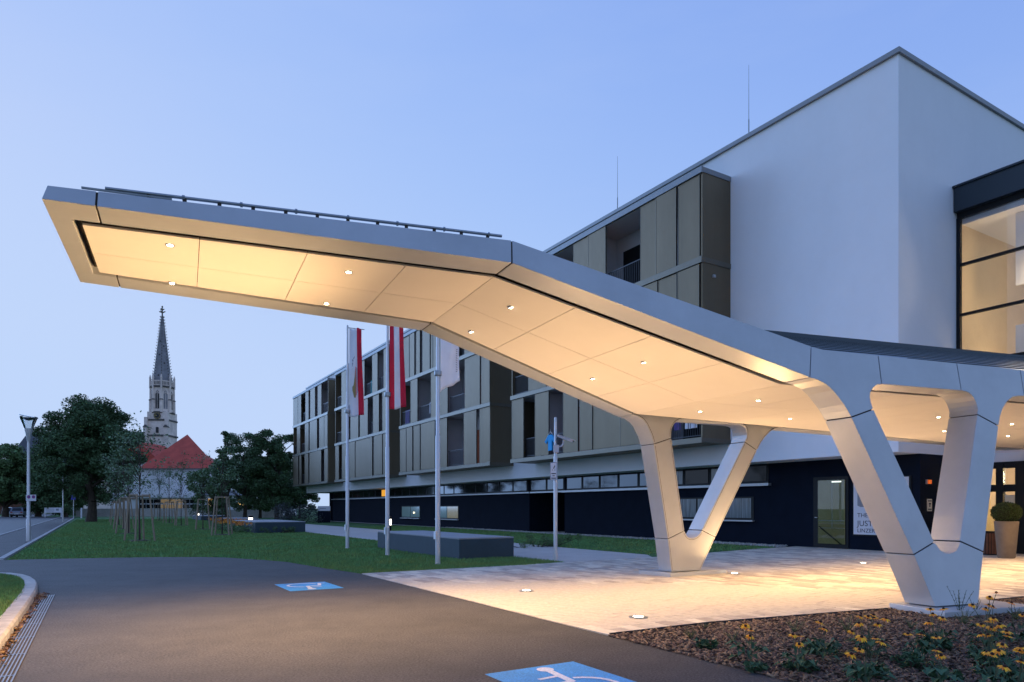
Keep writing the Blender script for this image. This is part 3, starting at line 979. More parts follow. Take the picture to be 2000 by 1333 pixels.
for bi, ((sa, sb), floors) in BAY.items():
    m = MB()
    # side walls, floor slabs, top
    m.sbox(sa, sa + .07, TBX + .05, TW - .003, 3.82, 13.9)
    m.sbox(sb - .07, sb, TBX + .05, TW - .003, 3.82, 13.9)
    for z0, z1 in ((3.84, 3.98), (7.19, 7.36), (10.44, 10.63), (13.74, 13.9)):
        m.sbox(sa + .07, sb - .07, TBX + .06, TW - .003, z0, z1)
    bay = m.build("bay", M_bronze, hot)
    # fascia bands with a fine upper lip
    for k, (z0, z1) in enumerate(((3.80, 4.0), (7.17, 7.38), (10.42, 10.65), (13.72, 13.95))):
        MB().sbox(sa - .03, sb + .03, TBX - .03, TBX + .048, z0, z1).sbox(sa - .03, sa - .001, TBX + .05, TW - .01, z0 + .02, z1 - .02).build("fascia_band", M_bronze2 if k < 3 else M_coping, bay)
    # ceilings, back wall lining, partitions
    for z0, z1 in FL:
        MB().sbox(sa + .08, sb - .08, TBX + .1, TW - .01, z1 - .012, z1 + .012).build("loggia_ceiling", M_loggia, bay)
        MB().sbox(sa + .08, sb - .08, TW - .05, TW - .02, z0, z1 - .02).build("loggia_wall", M_loggia, bay)
    for sp in {0: (70.5, 72.9), 1: (52.2, 57.5), 2: (40.0, 44.6), 3: (24.4, 28.3)}[bi]:
        for z0, z1 in FL:
            MB().sbox(sp - .06, sp + .06, TBX + .14, TW - .055, z0, z1 - .02).build("partition", M_loggia, bay)
    for fi, iv in enumerate(floors):
        z0, z1 = FL[fi]
        iv = sorted([(min(a), max(a)) for a in iv])
        for k, (a, b) in enumerate(iv):
            tt = TBX + (.0 if (k + fi) % 2 else .028)
            sh = MB().sbox(a + .01, b - .01, tt, tt + .022, z0 + .02, z1 - .03)
            sh.build("shutter", M_bronze, bay)
            MB().sbox(a - .012, a + .008, tt - .006, tt + .07, z0 + .02, z1 - .03).sbox(b - .008, b + .012, tt - .006, tt + .07, z0 + .02, z1 - .03).build("shutter_frame", M_bronze2, bay)
        # openings -> railing, door
        edges = [sa + .07] + [q for ab in iv for q in ab] + [sb - .07]
        for k in range(0, len(edges), 2):
            a, b = edges[k], edges[k + 1]
            if b - a < .5: continue
            m = MB()
            m.sbox(a, b, TBX + .16, TBX + .19, z0 + .98, z0 + 1.02)
            m.sbox(a, b, TBX + .16, TBX + .19, z0 + .08, z0 + .11)
            x = a + .06
            while x < b:
                m.sbox(x - .007, x + .007, TBX + .168, TBX + .182, z0 + .11, z0 + .98); x += .115
            m.build("railing", M_rail, bay)
            r = random.random()
            if b - a > .8:
                if r < .65 and bi < 3:
                    dm = random.choice((M_rust, M_rust, M_red, M_rust))
                    MB().sbox(a - .2, b + .5, TW - .08, TW - .055, z0 + .02, z0 + 2.3).build("balcony_panel", dm, bay)
                else:
                    f = MB().sbox(b - .6, b + .5, TW - .1, TW - .055, z0 + .02, z0 + 2.35).build("balcony_door", M_dark, bay)
MB().sbox(26.2, 27.9, 20.36, 20.42, 4.02, 6.4).build("balcony_panel", M_red, hot)
MB().sbox(41.6, 43.6, 20.36, 20.42, 7.4, 9.7).build("balcony_panel", M_rust, hot)
# security lights on bay ends
for sa in (17.8, 33.59, 49.49):
    MB().sbox(sa - .08, sa - .001, 19.5, 19.62, 9.95, 10.05).build("bay_end_lamp", M_sill, hot)

# ---- laundry on the balconies
def tshirt(s, t, z):
    th = thing("t_shirt", "bright blue t-shirt hanging on a hanger at a balcony opening", "t-shirt", S(s, t, z))
    pts = [(-.13, 0), (-.13, .52), (-.25, .36), (-.33, .46), (-.16, .74), (-.07, .78), (.07, .78), (.16, .74), (.33, .46), (.25, .36), (.13, .52), (.13, 0)]
    a = [S(s + x * 1.4, t - .03 + .02 * math.sin(9 * x), z + y) for x, y in pts]; b = [S(s + x * 1.4, t + .03, z + y) for x, y in pts]
    MB().prism(a, b).build("shirt", M_cloth['cyan'], th)
    MB().tube([S(s - .2, t, z + .78), S(s, t, z + .92), S(s + .2, t, z + .78)], .015).tube([S(s, t, z + .92), S(s, t, z + 1.05)], .01).build("hanger", M_mwhite, th)
tshirt(27.55, 18.93, 4.20)
def towel(label, s, t, z, w, h_, c):
    m = MB(); n = 6
    a = []; b = []
    for i in range(n + 1):
        x = s - w / 2 + w * i / n
        a.append(S(x, t + .03 * math.sin(i * 2.1), z)); b.append(S(x, t + .02 * math.sin(i * 2.1 + .5), z + h_))
    for i in range(n):
        m.prism([a[i], a[i + 1], b[i + 1], b[i]], [tuple(Vector(p) + Vector(S(0, .02))) for p in (a[i], a[i + 1], b[i + 1], b[i])])
    tag(m.build("towel", M_cloth[c], None), label, "towel", "laundry hung on balcony railings")
towel("white towel over the balcony railing behind the right flag", 41.95, 19.13, 7.75, .5, .75, 'white')
towel("dark purple towel on the balcony railing right of the red white flag", 46.0, 19.13, 7.5, .8, .95, 'purple')
towel("turquoise cloth hanging in the top balcony opening between two flags", 53.4, 19.13, 10.7, .7, 1.1, 'turquoise')
towel("maroon bag on the balcony railing beside the white flag", 36.95, 19.13, 8.3, .35, .5, 'maroon')
towel("pale cloth on the balcony railing above the far V leg", 18.5, 19.13, 4.4, .6, .65, 'white')
towel("dark cloth on the balcony railing seen through the far V leg", 19.2, 19.13, 4.4, .35, .6, 'purple')

# ---- lightning rods
for lab, x, y, zt_ in (("thin lightning rod on the roof, taller looking one by the white wall", 9.14, 26.35, 18.5), ("thin lightning rod on the roof above the open balcony", 5.1, 33.0, 18.4)):
    tag(MB().cyl((x, y, 15.0), (x, y, 16.4), .022, n=6).cyl((x, y, 16.4), (x, y, zt_), .012, .006, n=6).build("lightning_rod", M_coping), lab, "lightning rod", "lightning rods on the hotel roof")

# ---- side door with stairwell
f = MB().sbox(13.8, 15.12, TD - .03, TD - .003, .02, 2.48).build("side_door", M_dark, hot)
M_stair = mat("stair_wall", (.10, .11, .055), .9, var=.25, vscale=1.5, emis=(.5, .55, .28), estr=.075)
MB().sbox(13.92, 14.92, TD - .042, TD - .032, .16, 2.36).build("stair_view", M_stair, f)
MB().sbox(14.05, 14.4, TD - .052, TD - .043, 2.28, 2.32).build("strip_lamp", emit("strip_lamp", (.95, 1, .9), 2.2), f)
M_bar = mat("stair_bar", (.45, .5, .45), .4)
for (a, b) in (((14.9, 1.1), (13.93, 1.0)),):
    MB().sbox(13.93, 14.9, TD - .05, TD - .043, .95, .975).sbox(13.93, 14.9, TD - .05, TD - .043, .70, .715).sbox(14.38, 14.40, TD - .05, TD - .043, .72, 2.28).build("stair_rail", M_bar, f)
MB().prism([S(14.88, TD - .05, .78), S(14.88, TD - .05, .72), S(14.1, TD - .05, .16), S(14.02, TD - .05, .16)], [S(14.88, TD - .044, .78), S(14.88, TD - .044, .72), S(14.1, TD - .044, .16), S(14.02, TD - .044, .16)]).build("handrail", M_dark, f)
MB().sbox(14.94, 15.02, TD - .1, TD - .03, 1.05, 1.075).build("handle", M_sill, f)
MB().sbox(13.92, 14.92, TD - .066, TD - .06, .16, 2.36).build("pane", M_glass, f)

# ---- illuminated-looking text banner
ban = thing("text_banner", "white banner with dark lettering on the navy wall beside the side door", "sign", S(12.7, TD, .5))
MB().sbox(11.72, 13.64, TD - .045, TD - .004, .47, 2.42).build("frame", M_dark, ban)
MB().sbox(11.78, 13.60, TD - .055, TD - .046, .52, 2.38).build("board", mat("banner_white", (.62, .64, .70), .5), ban)
M_txt = mat("banner_text", (.012, .014, .03), .6)
M_gry = mat("banner_grey", (.22, .24, .28), .6)
def text(txt, s, t, z, size, m, parent, along=(0, 0)):
    cu = bpy.data.curves.new("lettering", 'FONT'); cu.body = txt; cu.size = size; cu.extrude = .001; cu.space_character = 1.02
    o = bpy.data.objects.new("lettering", cu); link(o)
    dg = bpy.context.evaluated_depsgraph_get()
    me = bpy.data.meshes.new_from_object(o.evaluated_get(dg))
    bpy.data.objects.remove(o)
    me.materials.clear(); me.materials.append(m)
    ob = bpy.data.objects.new("lettering", me)
    link(ob, parent)
    ob.location = Vector(S(s, t, z)) - LOC[parent.name]
    ob.rotation_euler = (R(90), 0, math.atan2(-.8546, .5192))
    return ob
text("THER", 13.47, TD - .058, 1.09, .20, M_txt, ban)
text("JUST", 13.47, TD - .058, .80, .26, M_txt, ban)
text("LINZER", 13.47, TD - .058, .59, .185, M_txt, ban)
MB().prism([S(13.46, TD - .058, 1.48), S(13.36, TD - .058, 1.43), S(13.12, TD - .058, 1.43), S(13.12, TD - .058, 2.2), S(13.46, TD - .058, 2.2)], [S(13.46, TD - .056, 1.48), S(13.36, TD - .056, 1.43), S(13.12, TD - .056, 1.43), S(13.12, TD - .056, 2.2), S(13.46, TD - .056, 2.2)]).build("logo_bar", M_gry, ban)
MB().sbox(12.75, 13.02, TD - .058, TD - .056, 1.43, 2.2).build("logo_bar", M_gry, ban)
# ---- alarm beacon and notice on the end wall of the base
al = thing("alarm_beacon", "small orange alarm beacon on the lit brown end wall", "beacon", S(SE, 22.05, 2.15))
MB().sbox(SE - .05, SE - .002, 22.0, 22.07, 2.14, 2.28).build("housing", M_sill, al)
MB().sbox(SE - .10, SE - .05, 22.04, 22.17, 2.15, 2.27).build("lens", mat("orange_lens", (.9, .12, .01), .3, emis=(1, .15, .01), estr=.5), al)
no = thing("wall_notice", "small pale notice plate on the lit brown end wall", "notice", S(SE, 22.2, 1.2))
MB().sbox(SE - .02, SE - .002, 22.08, 22.34, 1.30, 1.68).build("plate", mat("notice_paper", (.72, .68, .55), .6), no)
for z, a, b in ((1.60, 22.11, 22.31), (1.50, 22.16, 22.27), (1.43, 22.18, 22.24), (1.34, 22.11, 22.31)):
    MB().sbox(SE - .024, SE - .0205, a, b, z, z + (.035 if b - a > .15 else .06)).build("print", M_txt, no)
# low strip of the end wall below the glazed hall
M_endw = M_white

# ---- glazed hall on the end wall
TG = 23.9
hall = thing("glazed_hall", "lit glass hall with dark frame on the white end wall above the canopy", "glazed hall", S(8, 25, 3))
s_lo = 3.0
MB().sbox(s_lo, SE - .02, TG - .25, 29.0, 10.95, 11.72).sbox(s_lo, SE - .005, TG - .32, 29, 11.72, 11.78).build("fascia", mat("fascia_metal", (.025, .04, .055), .4, metal=.3), hall)
MB().sbox(s_lo, SE - .02, TG - .05, 29.0, 10.78, 10.95).build("head_frame", M_dark, hall)
M_room = mat("room_wall", (.66, .52, .34), .9, var=.04)
M_roomw = mat("room_wall_white", (.75, .73, .74), .9)
MB().sbox(s_lo, SE - .003, 28.7, 28.9, 3.2, 10.78).build("back_wall", M_room, hall)
MB().sbox(SE - .10, SE - .004, TG + .1, 28.7, 3.2, 10.78).build("inner_wall", M_room, hall)
MB().sbox(s_lo, SE - .1, TG + .12, 28.7, 10.6, 10.77).build("ceiling", M_roomw, hall)
MB().sbox(s_lo, SE - .1, TG + .05, 28.7, 3.0, 3.2).build("floor", M_roomw, hall)
MB().sbox(s_lo, 9.9, 25.6, 28.7, 6.9, 7.2).build("gallery_slab", M_roomw, hall)
MB().sbox(s_lo, 10.05, 24.5, 24.6, 8.35, 10.59).sbox(s_lo, 10.05, 24.5, 24.6, 3.21, 7.1).build("inner_partition", M_roomw, hall)
for z0 in (4.45, 6.02, 7.60, 9.22):
    MB().sbox(s_lo, SE - .03, TG - .05, TG + .06, z0, z0 + .085).build("transom", M_dark, hall)
for s_ in (SE - .11, 7.9, 4.4):
    MB().sbox(s_, s_ + .1, TG - .07, TG + .08, 3.2, 10.78).build("mullion", M_dark, hall)
for z0, z1 in ((3.2, 4.45), (4.535, 6.02), (6.105, 7.60), (7.685, 9.22), (9.305, 10.78)):
    for a, b in ((8.0, SE - .11), (4.5, 7.9)):
        MB().sbox(a, b, TG, TG + .012, z0, z1).build("pane", M_glass, hall)
E_ceil = emit("hall_lamp", (1, .88, .66), 12)
for (s_, t_, z_) in ((9.0, 26.8, 8.3), (7.5, 26.8, 8.3), (9.4, 25.3, 10.5), (7.0, 26, 10.5)):
    MB().sbox(s_ - .6, s_ + .6, t_ - .08, t_ + .08, z_, z_ + .06).build("hall_lamp", E_ceil, hall)
point("hall_light", S(9.0, 24.25, 8.3), HALL_W, (1, .72, .42), hall, .3)
point("hall_light", S(10.6, 25.6, 5.5), HALL_W * .7, (1, .72, .42), hall, .3)
# parapet and rest of end wall behind the hall
# ---- glazed entrance front below
ent = thing("glass_entrance", "dark framed glass entrance front with warm interior under the canopy", "entrance", S(8, 24, 0))
MB().sbox(s_lo, SE - .003, TG + .0, TG + .25, 2.82, 3.1).build("lintel", M_white, ent)
MB().sbox(s_lo, 10.9, TG - .03, TG + .1, 2.72, 2.82).build("head_frame", M_dark, ent)
MB().sbox(s_lo, 10.9, TG - .03, TG + .1, 1.90, 2.04).build("transom", M_dark, ent)
MB().sbox(s_lo, 10.9, TG - .03, TG + .1, -.02, .12).build("kick_rail", M_dark, ent)
for s_, w_ in ((10.75, .15), (10.12, .2), (9.05, .75), (7.2, .15), (5.2, .15)):
    MB().sbox(s_, s_ + w_, TG - .05, TG + .12, -.02, 2.82).build("mullion", M_dark, ent)
for a, b in ((10.32, 10.75), (9.8, 10.12), (7.35, 9.05), (5.35, 7.2)):
    MB().sbox(a, b, TG, TG + .012, .12, 1.90).build("pane", M_glass, ent)
    MB().sbox(a, b, TG, TG + .012, 2.04, 2.72).build("pane", M_glass, ent)
for a, b in ((10.32, 10.75), (9.8, 10.12)):
    MB().sbox(a, b, TG - .02, TG + .05, 2.04, 2.12).sbox(a, b, TG - .02, TG + .05, 2.62, 2.72).build("vent_frame", M_dark, ent)
MB().sbox(s_lo, SE - .003, 26.6, 26.8, -.02, 3.0).build("back_wall", M_room, ent)
MB().sbox(SE - .1, SE - .003, TG + .1, 26.6, -.02, 3.0).build("inner_wall", M_room, ent)
MB().sbox(s_lo, SE - .1, TG + .12, 26.6, 2.85, 2.95).build("ceiling", M_roomw, ent)
MB().sbox(9.82, 10.08, TG - .02, TG - .005, 1.15, 1.80).build("notice_sheet", mat("paper", (.7, .64, .5), .7), ent)
point("entrance_light", S(9.5, 25.2, 2.4), ENT_W, (1, .72, .38), ent, .2)
point("entrance_light", S(6.5, 25.2, 2.4), ENT_W, (1, .72, .38), ent, .2)
# dark wall closing the base towards the entrance
MB().sbox(10.9, SE - .002, TG - .02, TG + .3, -.02, 2.82).build("side_panel", M_navy, ent)
# ================================================================== plinths, flags, posts, pots
def plinth(label, s0, s1, t0, t1, hgt):
    th = thing("plinth", label, "plinth", S((s0 + s1) / 2, (t0 + t1) / 2, 0), group="dark low plinths beside the garden path")
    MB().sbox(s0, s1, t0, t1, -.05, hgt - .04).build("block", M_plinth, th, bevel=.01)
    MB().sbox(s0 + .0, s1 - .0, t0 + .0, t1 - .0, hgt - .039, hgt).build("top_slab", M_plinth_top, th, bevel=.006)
plinth("long dark plinth behind the three flagpoles", 16.72, 23.1, 8.47, 10.22, .575)
plinth("dark plinth standing behind the orange flowers", 39.8, 47.5, 7.5, 10.25, .62)
plinth("distant low plinth left of the bollard light near the flowers", 62, 68, 9.5, 12, .5)
plinth("farthest low plinth near the far grey wall and its bollard light", 84, 92, 10, 13, .5)


def flagpole(label, s, t):
    x, y, _ = S(s, t)
    th = thing("flagpole", label, "flagpole", (x, y, 0), group="flagpoles on the lawn")
    MB().lathe([(.075, -.05), (.075, .02), (.062, .03), (.060, 3.2), (.050, 3.22), (.046, 5.4), (.040, 5.45), (.034, 7.75), (.0, 7.78)], (x, y, 0), 14).build("pole", M_pole, th, smooth=True)
    MB().sbox(s - .06, s + .06, t - .09, t - .055, .62, .82).build("access_hatch", M_pole, th)
    MB().lathe([(.09, 4.7), (.095, 4.72), (.095, 4.8), (.09, 4.82)], (x, y, 0), 12).build("weight_ring", M_steel, th, smooth=True)
    MB().cyl((x, y, 7.68), (x + .62 * .83, y + .62 * .55, 7.7), .014, n=6).build("banner_arm", M_steel, th)
    return th
flagpole("flagpole with the white and red crest flag, farthest from the canopy", 23.3, 7.45)
flagpole("middle flagpole carrying the red white red flag", 19.2, 7.35)
flagpole("flagpole with the plain white flag, nearest to the plaza", 15.53, 7.27)


def flag(label, s, t, ztop_, hgt, width, stripes, ang, seed, slant=.2):
    """vertical banner; stripes: list of (fraction, material)"""
    x0, y0, _ = S(s, t)
    th = thing("flag", label, "flag", (x0, y0, ztop_), group="banners on the flagpoles")
    dx, dy = math.cos(ang), math.sin(ang)
    nx, ny = -dy, dx
    rr = random.Random(seed)
    ph = rr.random() * 6
    def P(u, v, off=0):
        # u across 0..1, v down 0..1
        wid = width * (1 - .10 * math.sin(v * 3.1 + ph))
        fold = .10 * math.sin(u * 5.5 + v * 3.0 + ph) * (.25 + u) + .06 * math.sin(v * 7 + u * 2 + ph)
        z = ztop_ - v * hgt * (1 - .0 * u) + slant * u * v * .5 + .02 * math.sin(u * 9 + ph)
        d = .06 + u * wid
        return (x0 + dx * d + nx * (fold + off), y0 + dy * d + ny * (fold + off), z)
    u0 = 0
    nv = 34
    for fr, m in stripes:
        u1 = u0 + fr
        nu = max(3, int(fr * 24))
        mb = MB(); V = []
        for j in range(nv + 1):
            for i in range(nu + 1):
                V.append(P(u0 + (u1 - u0) * i / nu, j / nv))
        F = [(j * (nu + 1) + i, j * (nu + 1) + i + 1, (j + 1) * (nu + 1) + i + 1, (j + 1) * (nu + 1) + i) for j in range(nv) for i in range(nu)]
        mb.add(V, F)
        o = mb.build("stripe", m, th, smooth=True)
        o.modifiers.new("solid", 'SOLIDIFY').thickness = .003
        u0 = u1
    return th, P
F_red = mat("flag_red", (.66, .014, .045), .85, var=.08)
F_white = mat("flag_white", (.80, .81, .86), .85, var=.04)
F_gold = mat("crest_gold", (.34, .28, .12), .8)
F_grey = mat("crest_grey", (.22, .21, .26), .8)
wind = R(12)
th1, P1 = flag("white and red flag with a faded crest on the left flagpole", 23.3, 7.45, 7.66, 3.1, .46, [(.62, F_white), (.38, F_red)], wind, 3)
def crest(th, P, poly, off, m, nm):
    MB().poly([P(u, v, off) for u, v in poly]).build(nm, m, th)
for off in (-.006, .006):
    crest(th1, P1, [(.22, .46), (.22, .70), (.34, .78), (.46, .78), (.46, .46)], off, F_gold, "crest_field")
    for k in range(3):
        u = .47 + k * .07
        crest(th1, P1, [(u, .44 + k * .01), (u, .76 - k * .02), (u + .035, .75 - k * .02), (u + .035, .44 + k * .01)], off, F_red if k != 1 else F_grey, "crest_stripe")
    crest(th1, P1, [(.24, .36), (.24, .44), (.60, .42), (.60, .36), (.42, .32)], off, F_grey, "crest_crown")
flag("red white red striped flag on the middle flagpole", 19.2, 7.35, 7.66, 3.35, .44, [(.30, F_red), (.38, F_white), (.32, F_red)], wind, 8)
th3, P3 = flag("plain white flag with small dark print on the right flagpole", 15.53, 7.27, 7.66, 3.35, .54, [(1.0, F_white)], wind, 15, .6)
for k in range(13):
    v = .74 + k * .014
    for off in (-.005, .005):
        crest(th3, P3, [(.80, v), (.90, v + .001), (.90, v + .006), (.80, v + .005)], off, F_grey, "print")

# ---- camera post
x, y, _ = S(14.82, 10.35)
cp = thing("camera_post", "slim grey post with surveillance camera and small notice plate", "camera post", (x, y, 0))
MB().lathe([(.052, -.05), (.052, 2.75), (.040, 2.78), (.036, 3.79), (.0, 3.8)], (x, y, 0), 14).build("pole", M_pole, cp, smooth=True)
cm = MB()
v = Vector((.40, -.10, -.155)); o0 = Vector((x + .05, y - .05, 3.30)); up = Vector((.15, -.03, .40)).normalized(); sd = v.cross(up).normalized()
vv = v.normalized()
def cb(m, c0, c1, w, h_):
    m.prism([c0 + sd * w + up * h_, c0 - sd * w + up * h_, c0 - sd * w - up * h_, c0 + sd * w - up * h_], [c1 + sd * w + up * h_, c1 - sd * w + up * h_, c1 - sd * w - up * h_, c1 + sd * w - up * h_])
M_cam = mat("camera_housing", (.50, .50, .55), .4)
cb(cm, o0, o0 + v, .055, .03); hs = cm.build("camera_housing", M_cam, cp, bevel=.008)
cm = MB(); cb(cm, o0 - vv * .03 + up * .034, o0 + v + vv * .05 + up * .034, .07, .006); cm.build("sun_shield", M_cam, hs)
cm = MB(); cm.cyl(o0 + v, o0 + v + vv * .01, .03, n=12); cm.build("lens", M_pane, hs)
MB().tube([Vector((x + .03, y - .02, 3.02)), Vector((x + .16, y - .05, 3.02)), Vector((x + .2, y - .07, 3.10)), Vector((x + .2, y - .08, 3.2))], .02).build("bracket", M_cam, cp, smooth=True)
MB().tube([Vector((x + .04, y - .06, 3.24)), Vector((x + .01, y - .1, 3.18)), Vector((x + .02, y - .1, 3.10)), Vector((x + .09, y - .08, 3.08))], .009).build("cable", M_rail, cp, smooth=True)
MB().box(x - .055, x + .09, y - .07, y + .05, 2.86, 3.06).build("junction_box", M_cam, cp, bevel=.006)
MB().box(x - .145, x + .035, y - .075, y - .06, 2.13, 2.60).build("notice_plate", mat("plate_border", (.08, .12, .22), .5), cp)
MB().box(x - .135, x + .025, y - .080, y - .0751, 2.145, 2.585).build("notice_face", mat("plate_white", (.62, .65, .72), .5), cp)
pm = MB()
yy = y - .083
pm.prism([(x - .07, yy, 2.44), (x - .03, yy, 2.52), (x - .012, yy, 2.505), (x - .05, yy, 2.43)], [(x - .07, yy + .002, 2.44), (x - .03, yy + .002, 2.52), (x - .012, yy + .002, 2.505), (x - .05, yy + .002, 2.43)])
pm.box(x - .10, x - .075, yy, yy + .002, 2.39, 2.405).box(x - .03, x - .015, yy, yy + .002, 2.385, 2.405)
pm.box(x - .115, x + .005, yy, yy + .002, 2.29, 2.315).box(x - .085, x - .025, yy, yy + .002, 2.235, 2.255).box(x - .115, x + .005, yy, yy + .002, 2.17, 2.195)
pm.build("notice_print", M_txt, cp)


# ---- street lamp and signs
def round_signs(th, x, y, z, n=2):
    pass
x, y, _ = S(34.83, -2.45)
lp = thing("street_lamp", "grey street lamp with conical glass head beside the sidewalk", "street lamp", (x, y, 0))
MB().lathe([(.085, -.05), (.085, .9), (.065, .95), (.05, 4.15), (.05, 4.2)], (x, y, 0), 14).build("pole", M_pole, lp, smooth=True)
MB().lathe([(.05, 4.15), (.10, 4.45), (.15, 4.68), (.15, 4.70)], (x, y, 0), 16).build("lamp_base", M_pole, lp, smooth=True)
MB().lathe([(.15, 4.70), (.325, 5.19), (.32, 5.2), (.145, 4.71)], (x, y, 0), 18).build("glass_cone", M_glass, lp, smooth=True)
cap = MB()
n = 24
a = [(x + .335 * math.cos(2 * math.pi * i / n), y + .335 * math.sin(2 * math.pi * i / n), 5.20 - .075 * math.cos(2 * math.pi * i / n)) for i in range(n)]
cap.prism(a, [(p[0], p[1], p[2] + .035) for p in a]); cap.build("lamp_cap", M_steel, lp)
MB().lathe([(.22, 5.16), (.12, 5.07), (.0, 5.04)], (x, y, 0), 14).build("reflector", M_steel, lp, smooth=True)
MB().tube([(x + .15, y, 4.7), (x + .31, y, 5.15)], .02).build("cap_strut", M_steel, lp)
sg = thing("parking_sign", "white plate with two round no-parking symbols on the street lamp", "sign", (x, y, 1.7))
MB().box(x - .06, x + .36, y - .075, y - .06, 1.69, 1.95).build("plate", mat("sign_white", (.6, .62, .68), .5), sg)
for cx in (.06, .26):
    MB().cyl((x + cx, y - .076, 1.86), (x + cx, y - .079, 1.86), .07, n=18).build("red_ring", mat("sign_red", (.4, .02, .05), .5), sg)
    MB().cyl((x + cx, y - .0792, 1.86), (x + cx, y - .082, 1.86), .05, n=18).build("blue_disc", mat("sign_blue", (.03, .04, .3), .5), sg)
    MB().prism([(x + cx - .04, y - .083, 1.90), (x + cx - .03, y - .083, 1.905), (x + cx + .04, y - .083, 1.82), (x + cx + .03, y - .083, 1.815)], [(x + cx - .04, y - .0821, 1.90), (x + cx - .03, y - .0821, 1.905), (x + cx + .04, y - .0821, 1.82), (x + cx + .03, y - .0821, 1.815)]).build("red_bar", MATS["sign_red"], sg)
# second thin post and blue sign post
x, y, _ = S(81, -2.9)
tag(MB().lathe([(.05, 0), (.05, 4.6), (.03, 4.65)], (x, y, 0), 10).build("lamp_post", M_pole, smooth=True), "thin grey post at the end of the sidewalk", "post")
x, y, _ = S(108, -2.7)
sp = thing("sign_post", "post with small blue sign in front of the white car", "sign post", (x, y, 0))
MB().lathe([(.04, 0), (.04, 3.2)], (x, y, 0), 8).build("post", M_pole, sp, smooth=True)
MB().box(x - .3, x + .3, y - .06, y - .04, 2.5, 3.1).build("sign_face", MATS["sign_blue"], sp)
x, y, _ = S(113, -1.9)
tag(MB().lathe([(.1, -.02), (.1, 1.35), (.0, 1.4)], (x, y, 0), 10).build("white_post", MATS["sign_white"], smooth=True), "short white post at the left end of the grey wall", "post")
x, y, _ = S(122, -5.6)
bd = thing("board_sign", "white board on two legs in front of the hedge by the road", "board", (x, y, 0))
MB().box(x - 1.3, x + 1.3, y - .03, y + .03, .7, 1.45).build("board", MATS["sign_white"], bd)
for dx in (-1.2, 1.2):
    MB().box(x + dx - .06, x + dx + .06, y - .029, y + .05, -.02, .7).build("leg", MATS["sign_white"], bd)
MB().box(x + .45, x + .85, y - .036, y - .031, 1.0, 1.3).build("print", M_gry, bd)
for k in range(5):
    MB().box(x - 1.0, x + .2, y - .036, y - .031, .85 + k * .1, .88 + k * .1).build("print", M_gry, bd)


# ---- bollard lights
E_bol = emit("bollard_glow", (1.0, .93, .80), 3.2)
def bollard(label, s, t, sc_=1):
    x, y, _ = S(s, t)
    th = thing("bollard_light", label, "bollard light", (x, y, 0), group="lit bollards by the garden path")
    MB().lathe([(.15, -.02), (.15, .34)], (x, y, 0), 16).build("base", M_dark, th, smooth=True)
    MB().lathe([(.145, .34), (.145, .72)], (x, y, 0), 16).build("glow_body", E_bol, th, smooth=True)
    MB().lathe([(.16, .72), (.16, .86), (.1, .88)], (x, y, 0), 16).build("cap", M_dark, th, smooth=True)
    point("bollard_lamp", (x, y, 1.2), 8, (1, .9, .7), th, .2)
bollard("lit bollard behind the middle flagpole, in front of the navy wall", 39.7, 15.3)
bollard("lit bollard next to the dark plinth with orange flowers", 50.5, 9.2)
bollard("farthest lit bollard among the stakes of the young trees", 92, 10.6)

# ---- pot with clipped ball, litter bin
x, y, _ = S(9.07, 21.57)
pt = thing("planter_pot", "tall tapered grey-brown pot holding a clipped round box ball", "planter", (x, y, 0))
MB().lathe([(.19, 0), (.21, .03), (.285, .98), (.29, 1.02), (.255, 1.02), (.24, .93)], (x, y, 0.012), 28).build("pot", mat("pot_clay", (.17, .14, .11), .8, var=.12, vscale=6), pt, smooth=True)
MB().lathe([(.03, .9), (.025, 1.2)], (x, y, 0), 8).build("stem", M_bark, pt)
n = 5200
a = rng.normal(0, 1, (n, 3)); a /= np.linalg.norm(a, axis=1)[:, None]
rad = .36 * (1 - .25 * rng.random(n) ** 2) + rng.normal(0, .008, n)
P_ = a * rad[:, None] * np.array([1, 1, .82]) + np.array([0, 0, 1.27])
q = rng.normal(0, 1, (n, 2, 3)); q /= np.linalg.norm(q, axis=2)[..., None]; sz_ = .014 + rng.random((n, 1)) * .012
V = np.stack([P_ - q[:, 0] * sz_, P_ + q[:, 1] * sz_ * .6, P_ + q[:, 0] * sz_, P_ - q[:, 1] * sz_ * .6], 1)
np_mesh("box_ball", V.reshape(-1, 3), np.arange(4 * n).reshape(-1, 4), M_leafb, pt)
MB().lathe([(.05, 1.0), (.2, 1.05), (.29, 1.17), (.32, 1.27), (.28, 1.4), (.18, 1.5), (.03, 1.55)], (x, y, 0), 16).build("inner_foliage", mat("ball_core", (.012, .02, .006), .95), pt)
x, y, _ = S(9.95, 22.6)
bn = thing("litter_bin", "round litter bin with brown timber slats behind the planter pot", "litter bin", (x, y, 0))
MB().lathe([(.19, 0.01), (.19, .66), (.205, .67), (.205, .71), (.17, .71)], (x, y, 0), 18).build("drum", M_dark, bn, smooth=True)
M_slat = mat("bin_slat", (.12, .045, .022), .6, var=.25, vscale=5)
for i in range(18):
    a0 = 2 * math.pi * i / 18; ca, sa_ = math.cos(a0), math.sin(a0)
    def w_(r, tt, z): return (x + r * ca - tt * sa_, y + r * sa_ + tt * ca, z)
    MB().prism([w_(.195, -.026, .05), w_(.195, .026, .05), w_(.212, .026, .05), w_(.212, -.026, .05)], [w_(.195, -.026, .65), w_(.195, .026, .65), w_(.212, .026, .65), w_(.212, -.026, .65)]).build("slat", M_slat, bn)
